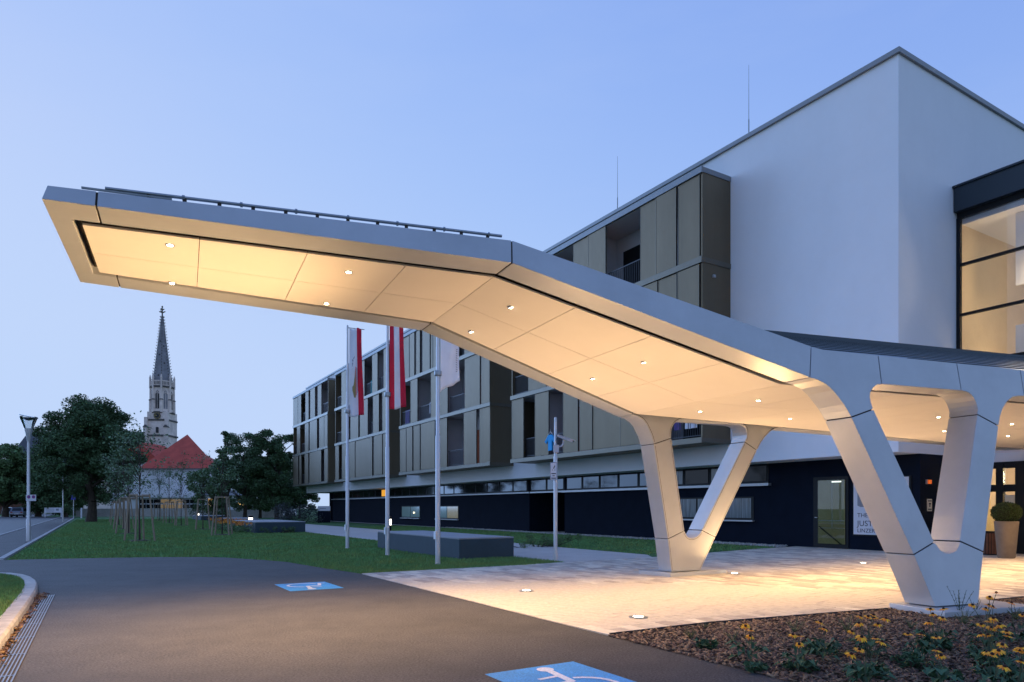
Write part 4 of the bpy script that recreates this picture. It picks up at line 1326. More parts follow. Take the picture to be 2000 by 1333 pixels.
PLANTS = [('yellow coneflowers near the paving edge, leftmost group in the bed', 2.125, 6.123, [(2.12, 6.196, 0.329, 0.048), (2.119, 6.052, 0.32, 0.039), (2.155, 6.177, 0.241, 0.046)]), ('three yellow coneflowers above a pale frond left of the bed centre', 2.41, 5.769, [(2.386, 5.796, 0.326, 0.041), (2.435, 5.786, 0.318, 0.045), (2.433, 5.782, 0.246, 0.04)]), ('two yellow coneflowers one above the other by the paving edge', 2.805, 6.175, [(2.784, 6.164, 0.37, 0.042), (2.838, 6.211, 0.306, 0.049)]), ('dense yellow coneflower cluster touching the paving edge left of the base plate', 3.302, 6.316, [(3.261, 6.388, 0.387, 0.044), (3.289, 6.307, 0.397, 0.041), (3.304, 6.242, 0.421, 0.038), (3.348, 6.31, 0.382, 0.042), (3.449, 6.297, 0.38, 0.048), (3.212, 6.32, 0.333, 0.044), (3.364, 6.274, 0.334, 0.038), (3.131, 6.288, 0.263, 0.04)]), ('large yellow coneflowers on a leafy clump in the middle of the bed', 2.756, 5.316, [(2.724, 5.317, 0.396, 0.049), (2.847, 5.344, 0.382, 0.04), (2.915, 5.379, 0.345, 0.047), (2.724, 5.353, 0.289, 0.048), (2.662, 5.358, 0.254, 0.047)]),
          ("yellow coneflowers in front of the base plate's front corner", 4.143, 6.676, [(4.078, 6.653, 0.414, 0.049), (4.161, 6.75, 0.353, 0.04), (4.247, 6.717, 0.408, 0.046), (4.206, 6.67, 0.327, 0.044), (4.076, 6.675, 0.285, 0.048)]), ('small scattered yellow coneflowers below the feathery plant', 3.673, 6.119, [(3.667, 6.119, 0.269, 0.047), (3.788, 6.095, 0.246, 0.048), (3.585, 6.183, 0.258, 0.043)]), ('pair of yellow coneflowers alone on dark mulch, right of the middle', 3.243, 5.184, [(3.235, 5.195, 0.318, 0.048), (3.28, 5.22, 0.272, 0.043)]), ('tall yellow coneflowers rising above the right end of the base plate', 4.782, 6.862, [(4.599, 6.818, 0.432, 0.042), (4.891, 6.894, 0.543, 0.04), (4.848, 6.928, 0.496, 0.041), (4.808, 6.928, 0.381, 0.041), (4.845, 6.935, 0.415, 0.046), (4.834, 6.863, 0.406, 0.044)]), ('yellow coneflower group below the tall ones, upper right of the bed', 4.179, 5.972, [(4.196, 5.996, 0.408, 0.044), (4.188, 5.942, 0.441, 0.04), (4.269, 5.974, 0.378, 0.048), (4.117, 5.992, 0.378, 0.039), (4.232, 6.023, 0.345, 0.046), (4.262, 6.037, 0.319, 0.04), (4.127, 6.011, 0.289, 0.039), (4.179, 5.996, 0.285, 0.041)]), ('yellow coneflowers on the right, two heads overlapping', 4.023, 5.546, [(3.985, 5.502, 0.405, 0.048), (3.984, 5.483, 0.374, 0.044)]), ('yellow coneflower clump with four heads, lower right of the bed', 3.59, 5.074, [(3.684, 5.13, 0.373, 0.041), (3.584, 5.028, 0.348, 0.048), (3.524, 5.062, 0.329, 0.046), (3.515, 4.999, 0.328, 0.042)]), ('single low yellow coneflower near the bottom edge on the right', 3.418, 4.738, [(3.38, 4.685, 0.312, 0.045)]), ('yellow coneflowers cut by the right picture edge', 3.666, 4.918, [(3.616, 4.851, 0.412, 0.049), (3.598, 4.842, 0.389, 0.046), (3.609, 4.841, 0.315, 0.041), (3.717, 4.968, 0.36, 0.04)]), ('yellow coneflowers at the right edge beside the base plate end', 5.2, 7.029, [(5.106, 6.979, 0.429, 0.046), (5.242, 7.011, 0.301, 0.038)])]
FERNS = [('pale feathery plant near the left tip of the bed', 1.903, 7.249, 0.16, 14, 0), ('pale feathery plant left of the three coneflowers', 2.304, 7.111, 0.16, 12, 0), ('feathery plant with pale fronds below the paving edge, bed centre', 3.148, 7.603, 0.2, 12, 0), ('tall pale feathery plant left of the dense coneflower cluster', 3.766, 7.666, 0.24, 14, 0), ('pale feathery plant in front of the base plate corner', 4.605, 7.893, 0.14, 12, 0), ('bright feathery plant beside the base plate front', 5.38, 8.133, 0.22, 16, 0), ('feathery plant at the right end of the base plate', 6.254, 8.465, 0.22, 14, 0), ('thin airy stalks rising in front of the V leg foot', 5.765, 8.784, 0.42, 9, 2), ('short airy stalks right of the V leg foot', 6.019, 8.868, 0.26, 7, 2), ('small green tuft at the paving edge near the left bed tip', 2.232, 7.893, 0.1, 10, 1)]
WEEDS = [('leafy green plant in the bed below the paving edge, left of centre', 2.967, 6.538, 0.14), ('leafy plant near the asphalt edge of the bed', 2.476, 5.842, 0.11), ('low leafy plant at the asphalt edge, left one', 2.09, 5.842, 0.08), ('broad leafy plant at the bottom right of the bed centre', 2.947, 5.614, 0.14), ('leafy green plant beside the single coneflower', 3.539, 5.973, 0.15), ('leafy plant in the dark mulch right of centre', 4.218, 6.775, 0.12), ('dark leafy plant at the bottom right corner', 4.042, 5.614, 0.16), ('leafy plant below the two scattered coneflowers on the left', 1.931, 6.775, 0.09), ('leafy plant near the bottom edge right of the middle', 4.306, 6.274, 0.13), ('small leafy plant at the bottom edge between the two clumps', 3.526, 5.564, 0.1)]
# ================================================================== vegetation
def leaf_cloud(centers, radii, n, size, rs, flat=1.0):
    k = len(centers)
    idx = rs.integers(0, k, n)
    d = rs.normal(0, 1, (n, 3)); d /= np.linalg.norm(d, axis=1)[:, None]
    r = rs.random(n) ** .45
    P_ = centers[idx] + d * (r[:, None] * radii[idx][:, None]) * np.array([1, 1, flat])
    q = rs.normal(0, 1, (n, 2, 3)); q[..., 2] *= .7
    q /= np.linalg.norm(q, axis=2)[..., None]
    s_ = size * (.6 + .8 * rs.random((n, 1)))
    V = np.stack([P_ - q[:, 0] * s_, P_ + q[:, 1] * s_ * .55, P_ + q[:, 0] * s_, P_ - q[:, 1] * s_ * .55], 1)
    return V.reshape(-1, 3), np.arange(4 * n).reshape(-1, 4)


def make_tree(name, label, loc, h, cz, rx, rz, nc, nl, ls, seed, m, tr, group=None, shape=None, cr=(.10, .2), low=None):
    rs = np.random.default_rng(seed)
    th = thing(name, label, "tree", loc, 0, group)
    C = []
    while len(C) < nc:
        p = rs.normal(0, 1, 3); p /= np.linalg.norm(p)
        rr = rs.random() ** .38
        zz = p[2] * rr
        w = 1.0 if shape is None else shape(zz)
        C.append((p[0] * rr * rx * w, p[1] * rr * rx * w, cz + zz * rz))
    C = np.array(C)
    rad = rx * (cr[0] + rs.random(nc) * (cr[1] - cr[0]))
    V, F = leaf_cloud(C, rad, nl, ls, rs, .75)
    np_mesh("crown", V, F, m, th)
    mb = MB()
    top = cz + rz * .55
    sway = rs.normal(0, tr * .5, (6, 2)); sway[0] = 0
    pts = [(sway[i][0], sway[i][1], top * i / 5 - (.15 if i == 0 else 0)) for i in range(6)]
    mb.tube(pts, [tr * (1.35 if i == 0 else 1 - .17 * i) for i in range(6)], 9)
    order = rs.permutation(nc)[:min(nc, 26)]
    for j in order:
        c = C[j]; b = max(low if low else cz - rz * .9, c[2] - rz * (.35 + .4 * rs.random()))
        b = min(b, top * .95)
        mid = (c[0] * .45, c[1] * .45, b + (c[2] - b) * .62)
        mb.tube([(0, 0, b), mid, tuple(c)], [tr * .38, tr * .24, tr * .07], 5)
    o = mb.build("trunk", M_bark, None, smooth=True)
    o.parent = th
    return th


def at(px, Y, z=0):
    return ((px - 1000) / 1333.3 * Y, Y, z)


make_tree("broad_tree", "large dark broadleaf tree with wide crown on the lawn left of the tower", (*at(178, 68)[:2], -.03), 12.6, 7.3, 4.9, 5.2, 150, 100000, .125, 11, M_leafd, .42, "old trees around the lawn", lambda z: 1.0 if z < .1 else 1.0 - .35 * z, (.13, .26), 1.9)
make_tree("broad_tree", "dark tree at the far left edge beside the street lamp", (*at(10, 108)[:2], -.03), 11, 6.2, 5.2, 5.4, 95, 34000, .22, 12, M_leafm, .4, "old trees around the lawn", None, (.15, .28), 1.5)
make_tree("broad_tree", "dark tree behind the street lamp, left of the large tree", (*at(75, 112)[:2], -.03), 11, 5.6, 5.6, 5.6, 95, 34000, .22, 13, M_leafd, .4, "old trees around the lawn", None, (.15, .28), 1.2)
make_tree("broad_tree", "dark low tree directly behind the large tree trunk", (*at(128, 105)[:2], -.03), 8, 4.4, 4.6, 3.6, 70, 24000, .2, 14, M_leafd, .35, "old trees around the lawn", None, (.16, .3), 1.2)
make_tree("broad_tree", "light green tree in the right clump beside the hotel, pale open crown", (*at(478, 84)[:2], -.03), 11, 6.0, 3.7, 4.8, 90, 30000, .135, 15, M_leafy, .22, "tree clump left of the hotel", None, (.13, .25), 2.2)
make_tree("broad_tree", "dark green tree touching the hotel bay on its left", (*at(541, 82)[:2], -.03), 11, 6.1, 3.7, 4.6, 100, 40000, .135, 16, M_leafd, .25, "tree clump left of the hotel", None, (.14, .26), 2.0)
make_tree("broad_tree", "slim dark tree under the hotel corner by the shrub", (*at(585, 92)[:2], -.03), 7, 4.2, 2.8, 3.2, 40, 12000, .14, 17, M_leafd, .16, "tree clump left of the hotel", None, (.15, .28), 1.5)
make_tree("columnar_tree", "narrow pointed tree rising above the clump right of the red roof", (*at(442, 78)[:2], -.03), 11, 5.6, 1.25, 5.0, 40, 6000, .13, 18, M_leafd, .14, "tree clump left of the hotel", lambda z: 1.0 - .5 * max(0, z), (.22, .42), 1.0)
make_tree("broad_tree", "mid green tree between the red roof and the pointed tree", (*at(418, 90)[:2], -.03), 7.5, 4.2, 3.0, 3.0, 60, 19000, .14, 19, M_leafm, .18, "tree clump left of the hotel", None, (.16, .28), 1.4)

make_tree("broad_tree", "mid green tree filling the middle of the clump left of the hotel", (*at(508, 96)[:2], -.03), 9, 5.0, 3.6, 4.2, 80, 26000, .15, 20, M_leafm, .2, "tree clump left of the hotel", None, (.16, .28), 1.4)
make_tree("broad_tree", "dark rear tree between the pale tree and the hotel corner", (*at(560, 104)[:2], -.03), 8, 4.6, 3.6, 4.0, 70, 22000, .16, 21, M_leafd, .2, "tree clump left of the hotel", None, (.16, .28), 1.4)
# young trees inside timber stakes
YT = [(33.2, 1.55, 5.9, 1.25, "nearest on the left row"), (42.8, 1.45, 5.3, 1.0, "second in the left row"), (51.8, 1.5, 6.6, 1.35, "third in the left row"), (64.5, 1.5, 6.4, 1.3, "fourth in the left row"),
      (38.2, 5.55, 5.2, .95, "nearest on the right row"), (48.6, 5.9, 5.0, .95, "second in the right row"), (60.0, 5.7, 6.2, 1.15, "third in the right row"), (70.5, 5.7, 6.0, 1.1, "fourth in the right row"), (84, 5.8, 6.2, 1.2, "fifth in the right row"), (78, 1.6, 6.0, 1.2, "fifth in the left row")]
stake_proto = None
for k, (s_, t_, h_, r_, lab) in enumerate(YT):
    x, y, _ = S(s_, t_)
    make_tree("young_tree", "slender young tree held by timber stakes, " + lab, (x, y, -.03), h_, h_ * .66, r_, h_ * .33, 34, 800 if r_ > 1.1 else 620, .07, 40 + k, M_leafy, .034, "young trees planted in two rows", lambda z: 1.0 - .3 * z, (.2, .42), 2.0)
    lab2 = "timber tree stake frame, " + lab
    if stake_proto is None:
        th = thing("tree_stakes", lab2, "tree stakes", (x, y, -.03), 0, "timber frames around the young trees")
        cor = [(-.42, -.42), (.42, -.42), (.42, .42), (-.42, .42)]
        tops = [(-.27, -.27), (.27, -.27), (.27, .27), (-.27, .27)]
        for (a, b), (c, d) in zip(cor, tops):
            m = MB(); m.cyl((a, b, 0), (c, d, 2.02), .042, .036, 8)
            o = m.build("stake", M_stake, None, smooth=True); o.parent = th
        for i in range(4):
            a, b = tops[i], tops[(i + 1) % 4]
            m = MB(); m.cyl((a[0], a[1], 1.93 + .01 * (i % 2) * 5), (b[0], b[1], 1.93 + .01 * (i % 2) * 5), .035, n=6)
            o = m.build("cross_rail", M_stake, None, smooth=True); o.parent = th
        m = MB(); m.lathe([(.55, -.02), (.45, .05), (.2, .07)], (0, 0, 0), 12)
        o = m.build("earth_ring", M_mulch, None, smooth=True); o.parent = th
        stake_proto = th
        th.rotation_euler = (0, 0, R(58 + k * 7))
    else:
        copy_tree(stake_proto, None, (x, y, -.03), R(58 + k * 11), 1.0, lab2)


def bush(name, label, loc, rx, ry, rz, n, ls, seed, m, cat="shrub", group=None, rot=0):
    rs = np.random.default_rng(seed)
    th = thing(name, label, cat, loc, rot, group)
    nc = 22
    C = np.stack([rs.uniform(-1, 1, nc) * rx, rs.uniform(-1, 1, nc) * ry, rs.random(nc) * rz * .75 + rz * .12], 1)
    V, F = leaf_cloud(C, np.full(nc, rz * .38), n, ls, rs, .9)
    np_mesh("foliage", V, F, m, th)
    mb = MB()
    for c in C[:12]:
        mb.tube([(c[0] * .4, c[1] * .4, -.02), tuple(c)], [.02, .008], 4)
    o = mb.build("stems", M_bark, None); o.parent = th
    return th


M_lav = mat("foliage_greyblue", (.045, .055, .06), .8, island=.4)
bush("shrub", "grey-blue shrub mass at the hotel corner under the overhang", at(585, 66), 2.3, 1.2, 1.75, 5000, .07, 71, M_lav, group="shrubs along the garden")
bush("shrub", "dark shrub left of the lit bollard in front of the grey wall", at(410, 92), 2.2, 1.2, 2.0, 3000, .1, 72, M_leafd, group="shrubs along the garden")
bush("shrub", "dark shrub behind the grey wall under the dark green tree", at(505, 104), 1.6, 1.0, 2.3, 2500, .1, 73, M_leafd, group="shrubs along the garden")
bush("shrub", "low shrub right of the long dark plinth by the path", (*S(20.5, 13.5)[:2], 0), 1.6, .7, .42, 4000, .03, 74, M_leafm, group="shrubs along the garden", rot=R(31))
bush("shrub", "small shrub at the foot of the plinth with orange flowers", (*S(39.3, 8.6)[:2], 0), .9, .3, .35, 1200, .035, 75, M_leafd, group="shrubs along the garden", rot=R(31))
bush("hedge", "long dark hedge behind the white board by the road", at(92, 122), 5.5, 1.0, 1.7, 6000, .13, 76, M_leafd, "hedge")
M_orange = mat("orange_bloom", (.62, .20, .012), .7, island=.4)
rs = np.random.default_rng(90)
def bloom_patch(label, s0, s1, t0, t1, n):
    th = thing("flower_patch", label, "flowers", S((s0 + s1) / 2, (t0 + t1) / 2, 0), group="orange flower patches on the lawn")
    base = LOC[th.name]
    ss = rs.uniform(s0, s1, n); tt = rs.uniform(t0, t1, n)
    C = np.array([S(a, b, 0) for a, b in zip(ss, tt)]) - np.array(base)
    C[:, 2] = rs.uniform(.12, .34, n)
    V, F = leaf_cloud(C, np.full(n, .2), n * 14, .05, rs, .8); np_mesh("foliage", V, F, M_leafm, th)
    C2 = C.copy(); C2[:, 2] = rs.uniform(.45, .62, n)
    V, F = leaf_cloud(C2, np.full(n, .12), n * 5, .045, rs, .5); np_mesh("blooms", V, F, M_orange, th)
bloom_patch("orange flowers growing in front of the second dark plinth", 40, 47, 6.2, 7.45, 160)
bloom_patch("orange flowers in a narrow row left of the second plinth", 48, 58, 7.2, 9.0, 170)


# ---- flower bed plants (positions in metres)
def rudbeckia(label, bx, by, heads, seed, nleaf=26):
    rs = random.Random(seed)
    th = thing("coneflower_plant", label, "flower plant", (bx, by, 0), group="yellow coneflowers in the mulch bed")
    B = Vector((bx, by, 0))
    lm = MB()
    for i in range(nleaf):
        a = rs.random() * 6.283; ln = rs.uniform(.07, .15); r0 = rs.uniform(0, .11); z0 = rs.uniform(.02, .16)
        d = Vector((math.cos(a), math.sin(a), 0)); n = Vector((-d.y, d.x, 0))
        p0 = B + d * r0 + Vector((0, 0, z0)); rise = rs.uniform(.0, .06)
        w = ln * rs.uniform(.22, .34)
        p1 = p0 + d * ln * .5 + Vector((0, 0, rise + .02)); p2 = p0 + d * ln + Vector((0, 0, rise - .02))
        lm.add([p0, p1 - n * w, p2, p1 + n * w, p1 - Vector((0, 0, .012))], [(0, 1, 4), (1, 2, 4), (2, 3, 4), (3, 0, 4)])
    lm.build("leaves", M_plant, th)
    for (x, y, z, s_) in heads:
        H = Vector((x, y, z)); mid = (B + H) * .5 + Vector((rs.uniform(-.02, .02), rs.uniform(-.02, .02), .05))
        st = MB(); st.tube([B + Vector((rs.uniform(-.03, .03), rs.uniform(-.03, .03), 0)), mid, H - Vector((0, 0, .005))], [.0035, .003, .0025], 5)
        st.build("stem", M_stem, th)
        tilt = Vector((rs.uniform(-.35, .35), rs.uniform(-.6, .1), 1)).normalized()
        u = tilt.orthogonal().normalized(); v = tilt.cross(u)
        pm = MB(); npet = rs.randint(11, 14); droop = rs.uniform(.1, .65)
        for i in range(npet):
            a = 6.283 * i / npet + rs.uniform(-.1, .1); e = u * math.cos(a) + v * math.sin(a); f_ = v * math.cos(a) - u * math.sin(a)
            L_ = s_ * rs.uniform(.85, 1.05)
            p0 = H + e * .008; p1 = H + e * L_ * .55 - tilt * L_ * droop * .2; p2 = H + e * L_ - tilt * L_ * droop * .75
            w = L_ * .2
            pm.add([p0 - f_ * w * .5, p0 + f_ * w * .5, p1 + f_ * w, p1 - f_ * w, p2 + f_ * w * .35, p2 - f_ * w * .35], [(0, 1, 2, 3), (3, 2, 4, 5)])
        hd = pm.build("flower_head", M_petal, th)
        cm_ = MB(); prof = [(.013, -.004), (.0135, .004), (.010, .012), (.004, .016)]
        V = []; n = 8
        for r_, z_ in prof:
            for i in range(n):
                a = 6.283 * i / n; V.append(H + u * math.cos(a) * r_ + v * math.sin(a) * r_ + tilt * z_)
        F = [(j * n + i, j * n + (i + 1) % n, (j + 1) * n + (i + 1) % n, (j + 1) * n + i) for j in range(3) for i in range(n)] + [tuple(range(24, 32))]
        cm_.add(V, F); cm_.build("cone", M_cone, hd, smooth=True)


for i, (lab, bx, by, heads) in enumerate(PLANTS):
    rudbeckia(lab, bx, by, heads, 100 + i, 34 if len(heads) > 4 else 22)


def fern(label, bx, by, hgt, n, seed, m, up=.9):
    rs = random.Random(seed)
    th = thing("feathery_plant", label, "plant", (bx, by, 0), group="feathery plants in the mulch bed")
    B = Vector((bx, by, 0))
    lm = MB(); sm = MB()
    for i in range(n):
        a = rs.random() * 6.283; sp = rs.uniform(.2, 1.0) * (1.2 - up)
        d = Vector((math.cos(a) * sp * 2, math.sin(a) * sp * 2, 1)).normalized(); L_ = hgt * rs.uniform(.6, 1.05)
        pts = [B + d * L_ * k / 6 + Vector((d.x, d.y, -.35)) * (k / 6) ** 2 * L_ * .25 for k in range(7)]
        sm.tube(pts, .0022, 4)
        for k in range(1, 7):
            for sd_ in (-1, 1):
                for _ in range(2):
                    e = Vector((rs.uniform(-1, 1), rs.uniform(-1, 1), rs.uniform(.1, .9))).normalized()
                    l_ = L_ * .17 * (1.15 - k / 8); w = Vector((-e.y, e.x, .1)) * .0045
                    lm.add([pts[k] - w, pts[k] + w, pts[k] + e * l_], [(0, 1, 2)])
    lm.build("fronds", m, th); sm.build("stems", M_stem, th)


for i, (lab, bx, by, hh, n, kind) in enumerate(FERNS):
    fern(lab, bx, by, hh, n, 300 + i, M_fern if kind == 0 else M_plant, .75 if kind != 2 else .95)
for i, (lab, bx, by, r_) in enumerate(WEEDS):
    bush("leafy_plant", lab, (bx, by, 0), r_, r_, r_ * .9, 260, .028, 400 + i, M_plant, "plant", "low leafy plants in the mulch bed")

# ================================================================== far buildings
def fbox(mb, c, ax, ay, hx, hy, z0, z1):
    a = [(c[0] + ax[0] * i * hx + ay[0] * j * hy, c[1] + ax[1] * i * hx + ay[1] * j * hy, z0) for i, j in ((-1, -1), (1, -1), (1, 1), (-1, 1))]
    mb.prism(a, [(p[0], p[1], z1) for p in a])
    return mb


M_ston = mat("church_stone", (.74, .64, .57), .9, var=.22, vscale=.35, dirt=.3)
M_ston2 = mat("spire_stone", (.25, .25, .27), .9, var=.25, vscale=.5, dirt=.25)
M_dstone = mat("church_dark_trim", (.10, .095, .09), .9, var=.3, vscale=.8)
M_slate = mat("slate_roof", (.075, .085, .10), .8, var=.15, vscale=.6)
M_tile = mat("red_tile_roof", (.46, .075, .05), .85, var=.14, vscale=.7, bump=.3, bscale=8, dirt=.15)
M_fwall = mat("far_white_wall", (.60, .61, .63), .9, var=.06, vscale=.4)
M_opening = mat("dark_opening", (.012, .013, .016), .6)

CY = 190.0
cx0 = at(317, CY)[0]
chu = thing("church", "gothic stone church with tall crocketed spire and dark slate roof", "church", (cx0, CY, 0))
def ZZ(py): return 1.4 + (992.5 - py) / 1333.3 * CY
def octa(r, z, rot=22.5): return [(cx0 + r * math.cos(R(rot + 45 * i)), CY + r * math.sin(R(rot + 45 * i)), z) for i in range(8)]
def ring8(mb, r0, z0, r1, z1): mb.prism(octa(r0, z0), octa(r1, z1))
m = MB(); fbox(m, (cx0, CY), (1, 0), (0, 1), 2.75, 2.75, -.2, ZZ(807)); m.build("tower_base", M_ston, chu)
m = MB(); ring8(m, 2.9, ZZ(807), 2.85, ZZ(757)); m.build("belfry", M_ston, chu)
for py, r_ in ((757, 3.1), (807, 3.2), (822, 3.05), (852, 3.15)):
    m = MB()
    if py < 808: ring8(m, r_, ZZ(py) - .35, r_ + .1, ZZ(py) + .1)
    else: fbox(m, (cx0, CY), (1, 0), (0, 1), r_ - .15, r_ - .15, ZZ(py) - .35, ZZ(py) + .1)
    m.build("cornice", M_dstone, chu)
m = MB(); ring8(m, 2.5, ZZ(752), .22, ZZ(617)); sp_ = m.build("spire", M_ston2, chu)
m = MB()
for i in range(8):
    a = R(22.5 + 45 * i)
    for k in range(24):
        f_ = (k + .5) / 24; r_ = 2.5 + (.22 - 2.5) * f_; z = ZZ(752) + (ZZ(617) - ZZ(752)) * f_
        c = Vector((cx0 + (r_ + .12) * math.cos(a), CY + (r_ + .12) * math.sin(a), z))
        m.cyl(c - Vector((0, 0, .12)), c + Vector((math.cos(a) * .22, math.sin(a) * .22, .18)), .16 - .05 * f_, .05, 5)
m.build("crockets", M_dstone, sp_, kind="stuff")
m = MB()
for f_, aa in ((.12, 0), (.42, 0), (.62, 0), (.3, 45), (.3, -45), (.55, 45)):
    r_ = (2.5 + (.22 - 2.5) * f_) * .925; z = ZZ(752) + (ZZ(617) - ZZ(752)) * f_; a = R(-90 + aa)
    m.cyl((cx0 + r_ * math.cos(a) * .97, CY + r_ * math.sin(a) * .97, z), (cx0 + (r_ + .06) * math.cos(a), CY + (r_ + .06) * math.sin(a), z), .22, n=10)
m.build("spire_openings", M_opening, sp_)
m = MB()
m.cyl((cx0, CY, ZZ(618)), (cx0, CY, ZZ(600)), .2, .12, 8)
for z, w in ((ZZ(609), .85), (ZZ(604), .55)):
    for i in range(4):
        a = R(90 * i)
        m.cyl((cx0, CY, z - .3), (cx0 + w * math.cos(a), CY + w * math.sin(a), z), .16, .14, 6)
m.lathe([(.0, 0), (.25, .2), (.2, .5), (0, .6)], (cx0, CY, ZZ(602)), 8)
m.build("finial", M_dstone, sp_)
# gallery parapet with openings, pinnacles
gal = MB(); P8 = octa(2.95, 0)
for i in range(8):
    a, b = Vector(P8[i]), Vector(P8[(i + 1) % 8])
    for z0, z1 in ((ZZ(757) + .1, ZZ(757) + .4), (ZZ(748), ZZ(748) + .3)):
        n_ = (a + b) / 2 - Vector((cx0, CY, 0)); n_.normalize()
        gal.prism([(a.x, a.y, z0), (b.x, b.y, z0), (b.x - n_.x * .3, b.y - n_.y * .3, z0), (a.x - n_.x * .3, a.y - n_.y * .3, z0)], [(a.x, a.y, z1), (b.x, b.y, z1), (b.x - n_.x * .3, b.y - n_.y * .3, z1), (a.x - n_.x * .3, a.y - n_.y * .3, z1)])
    for k in range(6):
        p = a.lerp(b, (k + .5) / 6)
        gal.cyl((p.x, p.y, ZZ(757)), (p.x, p.y, ZZ(748)), .1, n=5)
gal.build("gallery_parapet", M_ston, chu)
for i in range(8):
    p = octa(3.0, 0)[i]
    m = MB(); m.cyl((p[0], p[1], ZZ(760)), (p[0], p[1], ZZ(741)), .3, .26, 6); m.cyl((p[0], p[1], ZZ(741)), (p[0], p[1], ZZ(731 if i % 2 else 734)), .33, .05, 6); m.build("pinnacle", M_ston, chu)
    m = MB(); c = Vector((cx0, CY, 0)); d_ = (Vector((p[0], p[1], 0)) - c).normalized()
    b0 = c + d_ * 2.9
    m.cyl((b0.x, b0.y, ZZ(808)), (b0.x, b0.y, ZZ(783)), .45, .4, 6); m.cyl((b0.x, b0.y, ZZ(783)), (b0.x, b0.y, ZZ(757)), .3, .28, 6); m.build("belfry_buttress", M_ston, chu)
    m = MB(); m.cyl((b0.x, b0.y, ZZ(784)), (b0.x, b0.y, ZZ(782)), .52, .46, 6); m.build("buttress_cap", M_dstone, chu)
# pointed belfry windows
for i in range(8):
    a = R(-90 + 45 * i); d_ = Vector((math.cos(a), math.sin(a), 0)); n_ = Vector((-d_.y, d_.x, 0))
    c = Vector((cx0, CY, 0)) + d_ * 2.62
    def arch(w, z0, zs, zt_, off):
        pts = [(-w, z0), (w, z0), (w, zs), (w * .62, zs + (zt_ - zs) * .6), (0, zt_), (-w * .62, zs + (zt_ - zs) * .6), (-w, zs)]
        return [tuple(c + n_ * u + d_ * off + Vector((0, 0, z))) for u, z in pts]
    wv = MB().prism(arch(.52, ZZ(801), ZZ(772), ZZ(765), -.2), arch(.52, ZZ(801), ZZ(772), ZZ(765), .06)).build("belfry_window", M_opening if i % 2 == 0 else M_ston2, chu)
    mb = MB(); mb.cyl(c + d_ * .1 + Vector((0, 0, ZZ(801))), c + d_ * .1 + Vector((0, 0, ZZ(766))), .07, n=5)
    for s_ in (-1, 1):
        mb.cyl(c + d_ * .1 + n_ * s_ * .5 + Vector((0, 0, ZZ(772))), c + d_ * .1 + Vector((0, 0, ZZ(768))), .08, n=5)
    mb.build("tracery", M_ston, wv)
# clock
yc = CY - 2.92
ck = MB().cyl((cx0 + .1, yc, ZZ(815)), (cx0 + .1, yc - .15, ZZ(815)), .92, n=28).build("clock", M_opening, chu, smooth=True)
M_gold = mat("clock_gold", (.55, .42, .16), .4, metal=.4)
m = MB()
for i in range(12):
    a = R(30 * i); c = Vector((cx0 + .1 + .74 * math.sin(a), yc - .17, ZZ(815) + .74 * math.cos(a))); m.box(c.x - .06, c.x + .06, c.y - .02, c.y + .02, c.z - .1, c.z + .1)
m.tube([(cx0 + .1, yc - .2, ZZ(815)), (cx0 + .1 - .45, yc - .2, ZZ(815) + .25)], .05).tube([(cx0 + .1, yc - .2, ZZ(815)), (cx0 + .1 - .62, yc - .2, ZZ(815) - .05)], .04)
m.build("clock_hands", M_gold, ck)
MB().box(cx0 - .25, cx0 + .45, yc + .0, yc - .1, ZZ(848), ZZ(837)).build("tower_window", M_opening, chu)
for dx in (-2.8, 2.8):
    m = MB(); m.box(cx0 + dx - .5, cx0 + dx + .5, CY - 3.8, CY - 3.2, -.2, ZZ(838)); m.box(cx0 + dx - .42, cx0 + dx + .42, CY - 3.5, CY - 2.7, ZZ(838), ZZ(818)); m.build("tower_buttress", M_ston, chu)
    m = MB(); m.prism([(cx0 + dx - .65, CY - 3.95, ZZ(838)), (cx0 + dx + .65, CY - 3.95, ZZ(838)), (cx0 + dx + .65, CY - 2.7, ZZ(838)), (cx0 + dx - .65, CY - 2.7, ZZ(838))], [(cx0 + dx - .2, CY - 3.8, ZZ(833)), (cx0 + dx + .2, CY - 3.8, ZZ(833)), (cx0 + dx + .2, CY - 3.3, ZZ(833)), (cx0 + dx - .2, CY - 3.3, ZZ(833))]); m.build("buttress_cap", M_dstone, chu)
# nave with steep slate roof and hipped choir
def gable(name, x0, x1, y0, y1, ze, zr_, hipl, hipr, mw, mr, parent, over=.5, nm="nave"):
    MB().box(x0, x1, y0, y1, -.2, ze).build(nm + "_wall", mw, parent)
    ym = (y0 + y1) / 2
    MB().add([(x0 - over, y0 - over, ze), (x1 + over, y0 - over, ze), (x1 + over, y1 + over, ze), (x0 - over, y1 + over, ze), (x0 - over + hipl, ym, zr_), (x1 + over - hipr, ym, zr_)],
             [(0, 1, 5, 4), (2, 3, 4, 5), (0, 4, 3), (1, 2, 5), (0, 3, 2, 1)]).build(nm + "_roof", mr, parent)
gable("nave", at(95, CY)[0], cx0 - 2.6, CY - 8, CY + 10, 12.5, ZZ(843), 6, .5, M_ston, M_slate, chu)
gable("choir", at(10, CY)[0] + 3, at(95, CY)[0] - .1, CY - 6, CY + 8, 10.5, ZZ(842), 3.4, .5, M_ston, M_slate, chu, nm="choir")

